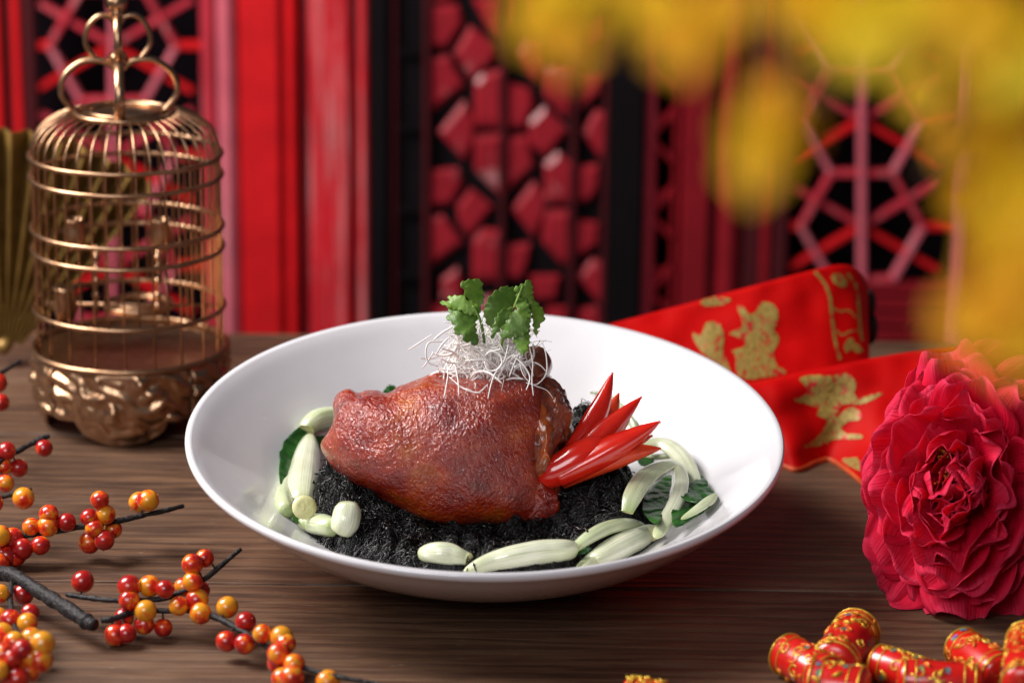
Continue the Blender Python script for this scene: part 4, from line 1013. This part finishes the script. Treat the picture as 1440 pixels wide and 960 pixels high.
spray('thick-stemmed berry branch with orange-red berries reaching towards the bowl',
      [tw8([(-120, 420, 0.34, 1.6), (0, 430, 0.34, 1.7), (70, 445, 0.36, 1.8), (200, 525, 0.36, 1.6), (330, 605, 0.37, 1.4), (420, 665, 0.40, 1.2), (455, 680, 0.30, 1.2)]),
       tw3([(380, 725, 0.16, 1.2), (420, 720, 0.15, 1.25), (520, 690, 0.14, 1.35), (640, 690, 0.13, 1.4), (720, 690, 0.13, 1.4), (800, 710, 0.15, 1.4), (900, 760, 0.15, 1.3), (1010, 830, 0.14, 1.2), (1150, 905, 0.12, 1.1), (1290, 940, 0.12, 1.0), (1400, 960, 0.10, 0.9), (1500, 990, 0.09, 0.9)]),
       tw3([(250, 628, 0.12, 1.5), (330, 640, 0.14, 1.6), (440, 650, 0.14, 1.7), (600, 645, 0.14, 1.8), (680, 618, 0.13, 2.1), (770, 568, 0.13, 2.6), (840, 510, 0.12, 3.1), (903, 458, 0.10, 3.5)]),
       tw8([(60, 450, 0.14, 1.6), (50, 540, 0.13, 1.5), (60, 640, 0.13, 1.5), (90, 760, 0.12, 1.5)]),
       tw8([(-60, 920, 0.14, 2.4), (0, 890, 0.14, 2.5), (60, 860, 0.12, 2.6), (112, 828, 0.09, 2.7)])],
      k3([(310, 580), (485, 598), (485, 650), (560, 597), (620, 608), (465, 715), (432, 780), (475, 775), (540, 740), (545, 690), (612, 752), (670, 672), (750, 612), (740, 648), (752, 700), (722, 580), (690, 600), (722, 515), (768, 492),
          (853, 675), (922, 730), (850, 803), (917, 813), (985, 775), (1055, 788), (1072, 812), (1045, 885), (1102, 890), (1060, 945), (1095, 940), (1230, 955), (1045, 850)])
      + k8([(112, 532), (0, 530), (-10, 640), (52, 655), (146, 622), (132, 672), (12, 722), (70, 762), (152, 745), (20, 822), (100, 850), (192, 785), (195, 850), (140, 905), (30, 930), (205, 770), (85, 940), (150, 835), (60, 842), (-5, 900), (0, 760), (110, 800)]))
spray('slim berry twig with red clusters lying between branch and birdcage',
      [tw8([(-140, 300, 0.15, 1.2), (0, 280, 0.15, 1.3), (100, 255, 0.14, 1.4), (250, 232, 0.14, 1.6), (400, 205, 0.15, 1.8), (560, 180, 0.15, 2.0), (700, 150, 0.14, 2.1), (800, 128, 0.13, 2.2), (884, 106, 0.12, 2.2)])],
      k8([(482, 78), (510, 148), (455, 215), (430, 285), (503, 272), (546, 220), (430, 162), (672, 90), (716, 80), (235, 148), (322, 185), (232, 205), (150, 207), (195, 297), (62, 263), (108, 315), (35, 345), (0, 250), (-8, 385), (75, 345), (-20, 320)]))
spray('upper berry twig at the photo edge before the birdcage foot',
      [tw3([(-90, 185, 0.15, 3.2), (0, 130, 0.15, 3.6), (60, 95, 0.15, 3.8), (120, 62, 0.15, 4.0), (182, 33, 0.14, 4.2)])],
      k3([(25, 90), (165, 80), (70, 155), (14, 148), (20, 212), (-20, 100), (-25, 190)]))
spray('short berry twig with one dark red berry at its tip',
      [tw3([(-90, 290, 0.12, 2.6), (0, 266, 0.12, 2.7), (60, 250, 0.12, 2.8), (116, 234, 0.11, 2.8)])], k3([(88, 268), (-25, 285)]))
spray('blurred berry twig at the photo edge beside the gold fan',
      [[(-40, 560, 0.14, 4.6), (-10, 532, 0.14, 4.8), (10, 519, 0.13, 5.0), (28, 508, 0.12, 5.1)]], [(-3, 538), (1, 566), (-14, 520)])

# ================================================================== firecrackers
def cracker(label, p, q, r, z, seed, gold=0.5, dz=0.0):
    P = atz(p[0], p[1], z); Q = atz(q[0], q[1], z + dz); ax = (Q - P); L = ax.length; ax.normalize()
    o_ = thing('firecracker', (P + Q) / 2 - Vector((0, 0, z)), label, 'firecracker', 'toy firecrackers at the table corner')
    a = Vector((0, 0, 1)).cross(ax).normalized(); c = ax.cross(a); rg_ = random.Random(seed)
    def S(th, s, rr): return P + ax * s + (a * math.cos(th) + c * math.sin(th)) * rr
    prof = [(0.001, -0.22), (r * 0.45, -0.20), (r * 0.78, -0.12), (r * 0.95, 0.02), (r, 0.2), (r, L - 0.2), (r * 0.95, L - 0.02), (r * 0.78, L + 0.12), (r * 0.45, L + 0.2), (0.001, L + 0.22)]
    b = MB(); b.grid(lambda u, v: S(6.2832 * u, prof[int(round(v * 9))][1], prof[int(round(v * 9))][0]), 36, 10, True); tb = obj('tube', b, M['cracker'], o_)
    g1 = MB(); g2 = MB(); fo = MB()
    for s in (0.12, 0.62, L - 0.12, L - 0.62):
        g1.tube([S(6.2832 * i / 40, s, r + 0.015) for i in range(41)], 0.045 if s in (0.12, L - 0.12) else 0.03, 6, cap=False)
    n = int(15 * L)
    for i in range(n):
        th = rg_.random() * 6.28; s = rg_.uniform(0.25, L - 0.25); kind = rg_.random(); tgt = g1 if rg_.random() < gold else g2
        if kind < 0.5:      # scroll
            sg = rg_.choice((-1, 1)); ph = rg_.random() * 6.28
            tgt.tube([S(th + sg * (0.36 * (1 - j / 13)) * math.cos(j * 0.62 + ph) / r, s + 0.36 * (1 - j / 13) * math.sin(j * 0.62 + ph), r + 0.02) for j in range(12)], 0.05, 6, flat=0.7)
        elif kind < 0.8:    # brush stroke
            an = rg_.random() * 3.14; l = rg_.uniform(0.3, 0.6)
            tgt.tube([S(th + (j / 5 - 0.5) * l * math.cos(an) / r, s + (j / 5 - 0.5) * l * math.sin(an) + 0.06 * math.sin(j), r + 0.02) for j in range(6)], [0.05, 0.1, 0.13, 0.12, 0.09, 0.04], 8, flat=0.5)
        else:
            V = [S(th + 0.2 * math.cos(k_ * 0.5236) / r, s + 0.13 * math.sin(k_ * 0.5236), r + 0.03) for k_ in range(12)]; fo.add(V, [tuple(range(12))])
    for e, s0 in ((-1, -0.2), (1, L + 0.2)):
        for k_ in range(7):
            th = k_ * 0.9; V = [S(th, s0 - e * 0.10, r * 0.72), S(th + 0.3, s0 - e * 0.06, r * 0.55), S(th + 0.1, s0 + e * 0.0, r * 0.3)]
            g2.tube(spline([tuple(x) for x in V], 8), 0.04, 6)
    obj('gold_pattern', g1, M['cgold'], tb)
    obj('orange_pattern', g2, M['corange'], tb)
    if fo.v: obj('foil_spot', fo, M['foil'], tb)
    return o_
cracker('red firecracker pointing at the bowl, first of the bunch', (1104, 918), (1166, 952), 0.98, 1.0, 1, 0.35)
cracker('red firecracker tilted away from the viewer behind the bunch', (1205, 886), (1172, 935), 1.12, 1.15, 2, 0.4)
cracker('red firecracker with bold gold characters at the front of the bunch', (1140, 958), (1215, 970), 1.05, 1.25, 3, 1.0)
cracker('gold-covered firecracker in the middle of the bunch', (1232, 930), (1300, 952), 0.85, 1.0, 4, 0.95)
cracker('gold-lettered firecracker lying along the bottom edge of the photo', (1268, 955), (1375, 962), 0.95, 1.25, 5, 0.95)
cracker('red firecracker lying under the peony, apart from the bunch', (1352, 908), (1408, 948), 0.95, 1.0, 6, 0.25)
cracker('upright red and gold firecracker cut by the photo\'s side edge', (1446, 900), (1440, 965), 1.0, 2.4, 7, 0.5)
cracker('lone red and yellow firecracker just peeking at the bottom edge', (882, 976), (935, 984), 0.85, 0.9, 8, 0.8)

# ================================================================== yellow blossom close to the lens
bb = thing('blossom_branch', atd(1600, 100, 65), 'blurred yellow blossom branch hanging close to the lens', 'blossom branch')
rg = random.Random(9)
def petal5(c, nrm, size, seed):
    nrm = Vector(nrm).normalized(); a = nrm.orthogonal().normalized(); t = nrm.cross(a); r_ = random.Random(seed); b = MB(); rot = r_.random() * 6
    for k_ in range(5):
        an = rot + k_ * 1.2566; d = a * math.cos(an) + t * math.sin(an); s_ = nrm.cross(d); L = size * r_.uniform(0.85, 1.1)
        b.grid(lambda u, v: c + d * (L * (0.08 + 0.92 * v)) + s_ * ((u - 0.5) * 0.95 * size * math.sin(math.pi * min(1, 0.12 + v * 0.80)) ** 0.8) + nrm * (0.35 * size * v * v + 0.25 * size * (u - 0.5) ** 2 + 0.05 * nz((u * 3, v * 3, seed), 1)), 7, 9)
    b.sphere(c + nrm * 0.08 * size, 0.13 * size, 10, 6)
    return b
FL = [(765, 30, 64, .75), (800, 60, 64, .7), (825, 15, 65, .7), (785, -10, 64, .7), (925, 15, 64, .8), (965, 55, 63, .8), (990, 85, 64, .6), (1015, 20, 64, .8), (1090, 150, 62, .7), (1075, 190, 62, .75), (1065, 232, 62, .7), (1112, 185, 63, .6),
      (1165, 20, 63, 1.0), (1215, 50, 62, 1.0), (1265, 30, 63, 1.0), (1320, 50, 63, 1.0), (1380, 25, 62, 1.1), (1430, 70, 62, 1.1), (1300, 135, 74, .7), (1400, 130, 66, 1.0), (1345, 200, 78, .8), (1420, 210, 66, 1.0), 
      (1440, 290, 62, 1.0), (1400, 330, 74, .8), (1425, 370, 60, .9), (1445, 420, 60, 1.0), (1400, 430, 60, .9), (1370, 455, 61, .75), (1430, 475, 60, .9), (1340, 450, 62, .45), (1360, 280, 80, .75), (1120, 5, 66, .75), (870, -25, 65, .7)]
for i, (x, y, D, s_) in enumerate(FL):
    D *= 0.80; s_ *= 0.84; c = atd(x, y, D); nrm = Vector((-0.45, -0.85, 0.35)) + Vector((rg.uniform(-0.5, 0.5), rg.uniform(-0.4, 0.3), rg.uniform(-0.4, 0.4)))
    obj('blossom', petal5(c, nrm, s_, i), M['blossom'], bb, solid=0.02)
for tw in ([(1620, 60, 65), (1400, 70, 65), (1250, 90, 64), (1120, 70, 64), (1000, 20, 65), (860, -10, 65), (770, 20, 65)], [(1250, 90, 64), (1170, 120, 63), (1110, 155, 63), (1080, 205, 63)],
           [(1620, 200, 66), (1500, 250, 64), (1420, 330, 62), (1390, 430, 61)], [(1400, 70, 66), (1340, 180, 77), (1300, 250, 83)], [(1560, 330, 63), (1440, 440, 61), (1370, 455, 61)]):
    b = MB(); b.tube(spline([tuple(atd(q[0], q[1], q[2] * 0.8)) for q in tw], 30), 0.11, 8); obj('twig', b, M['twig'], bb)
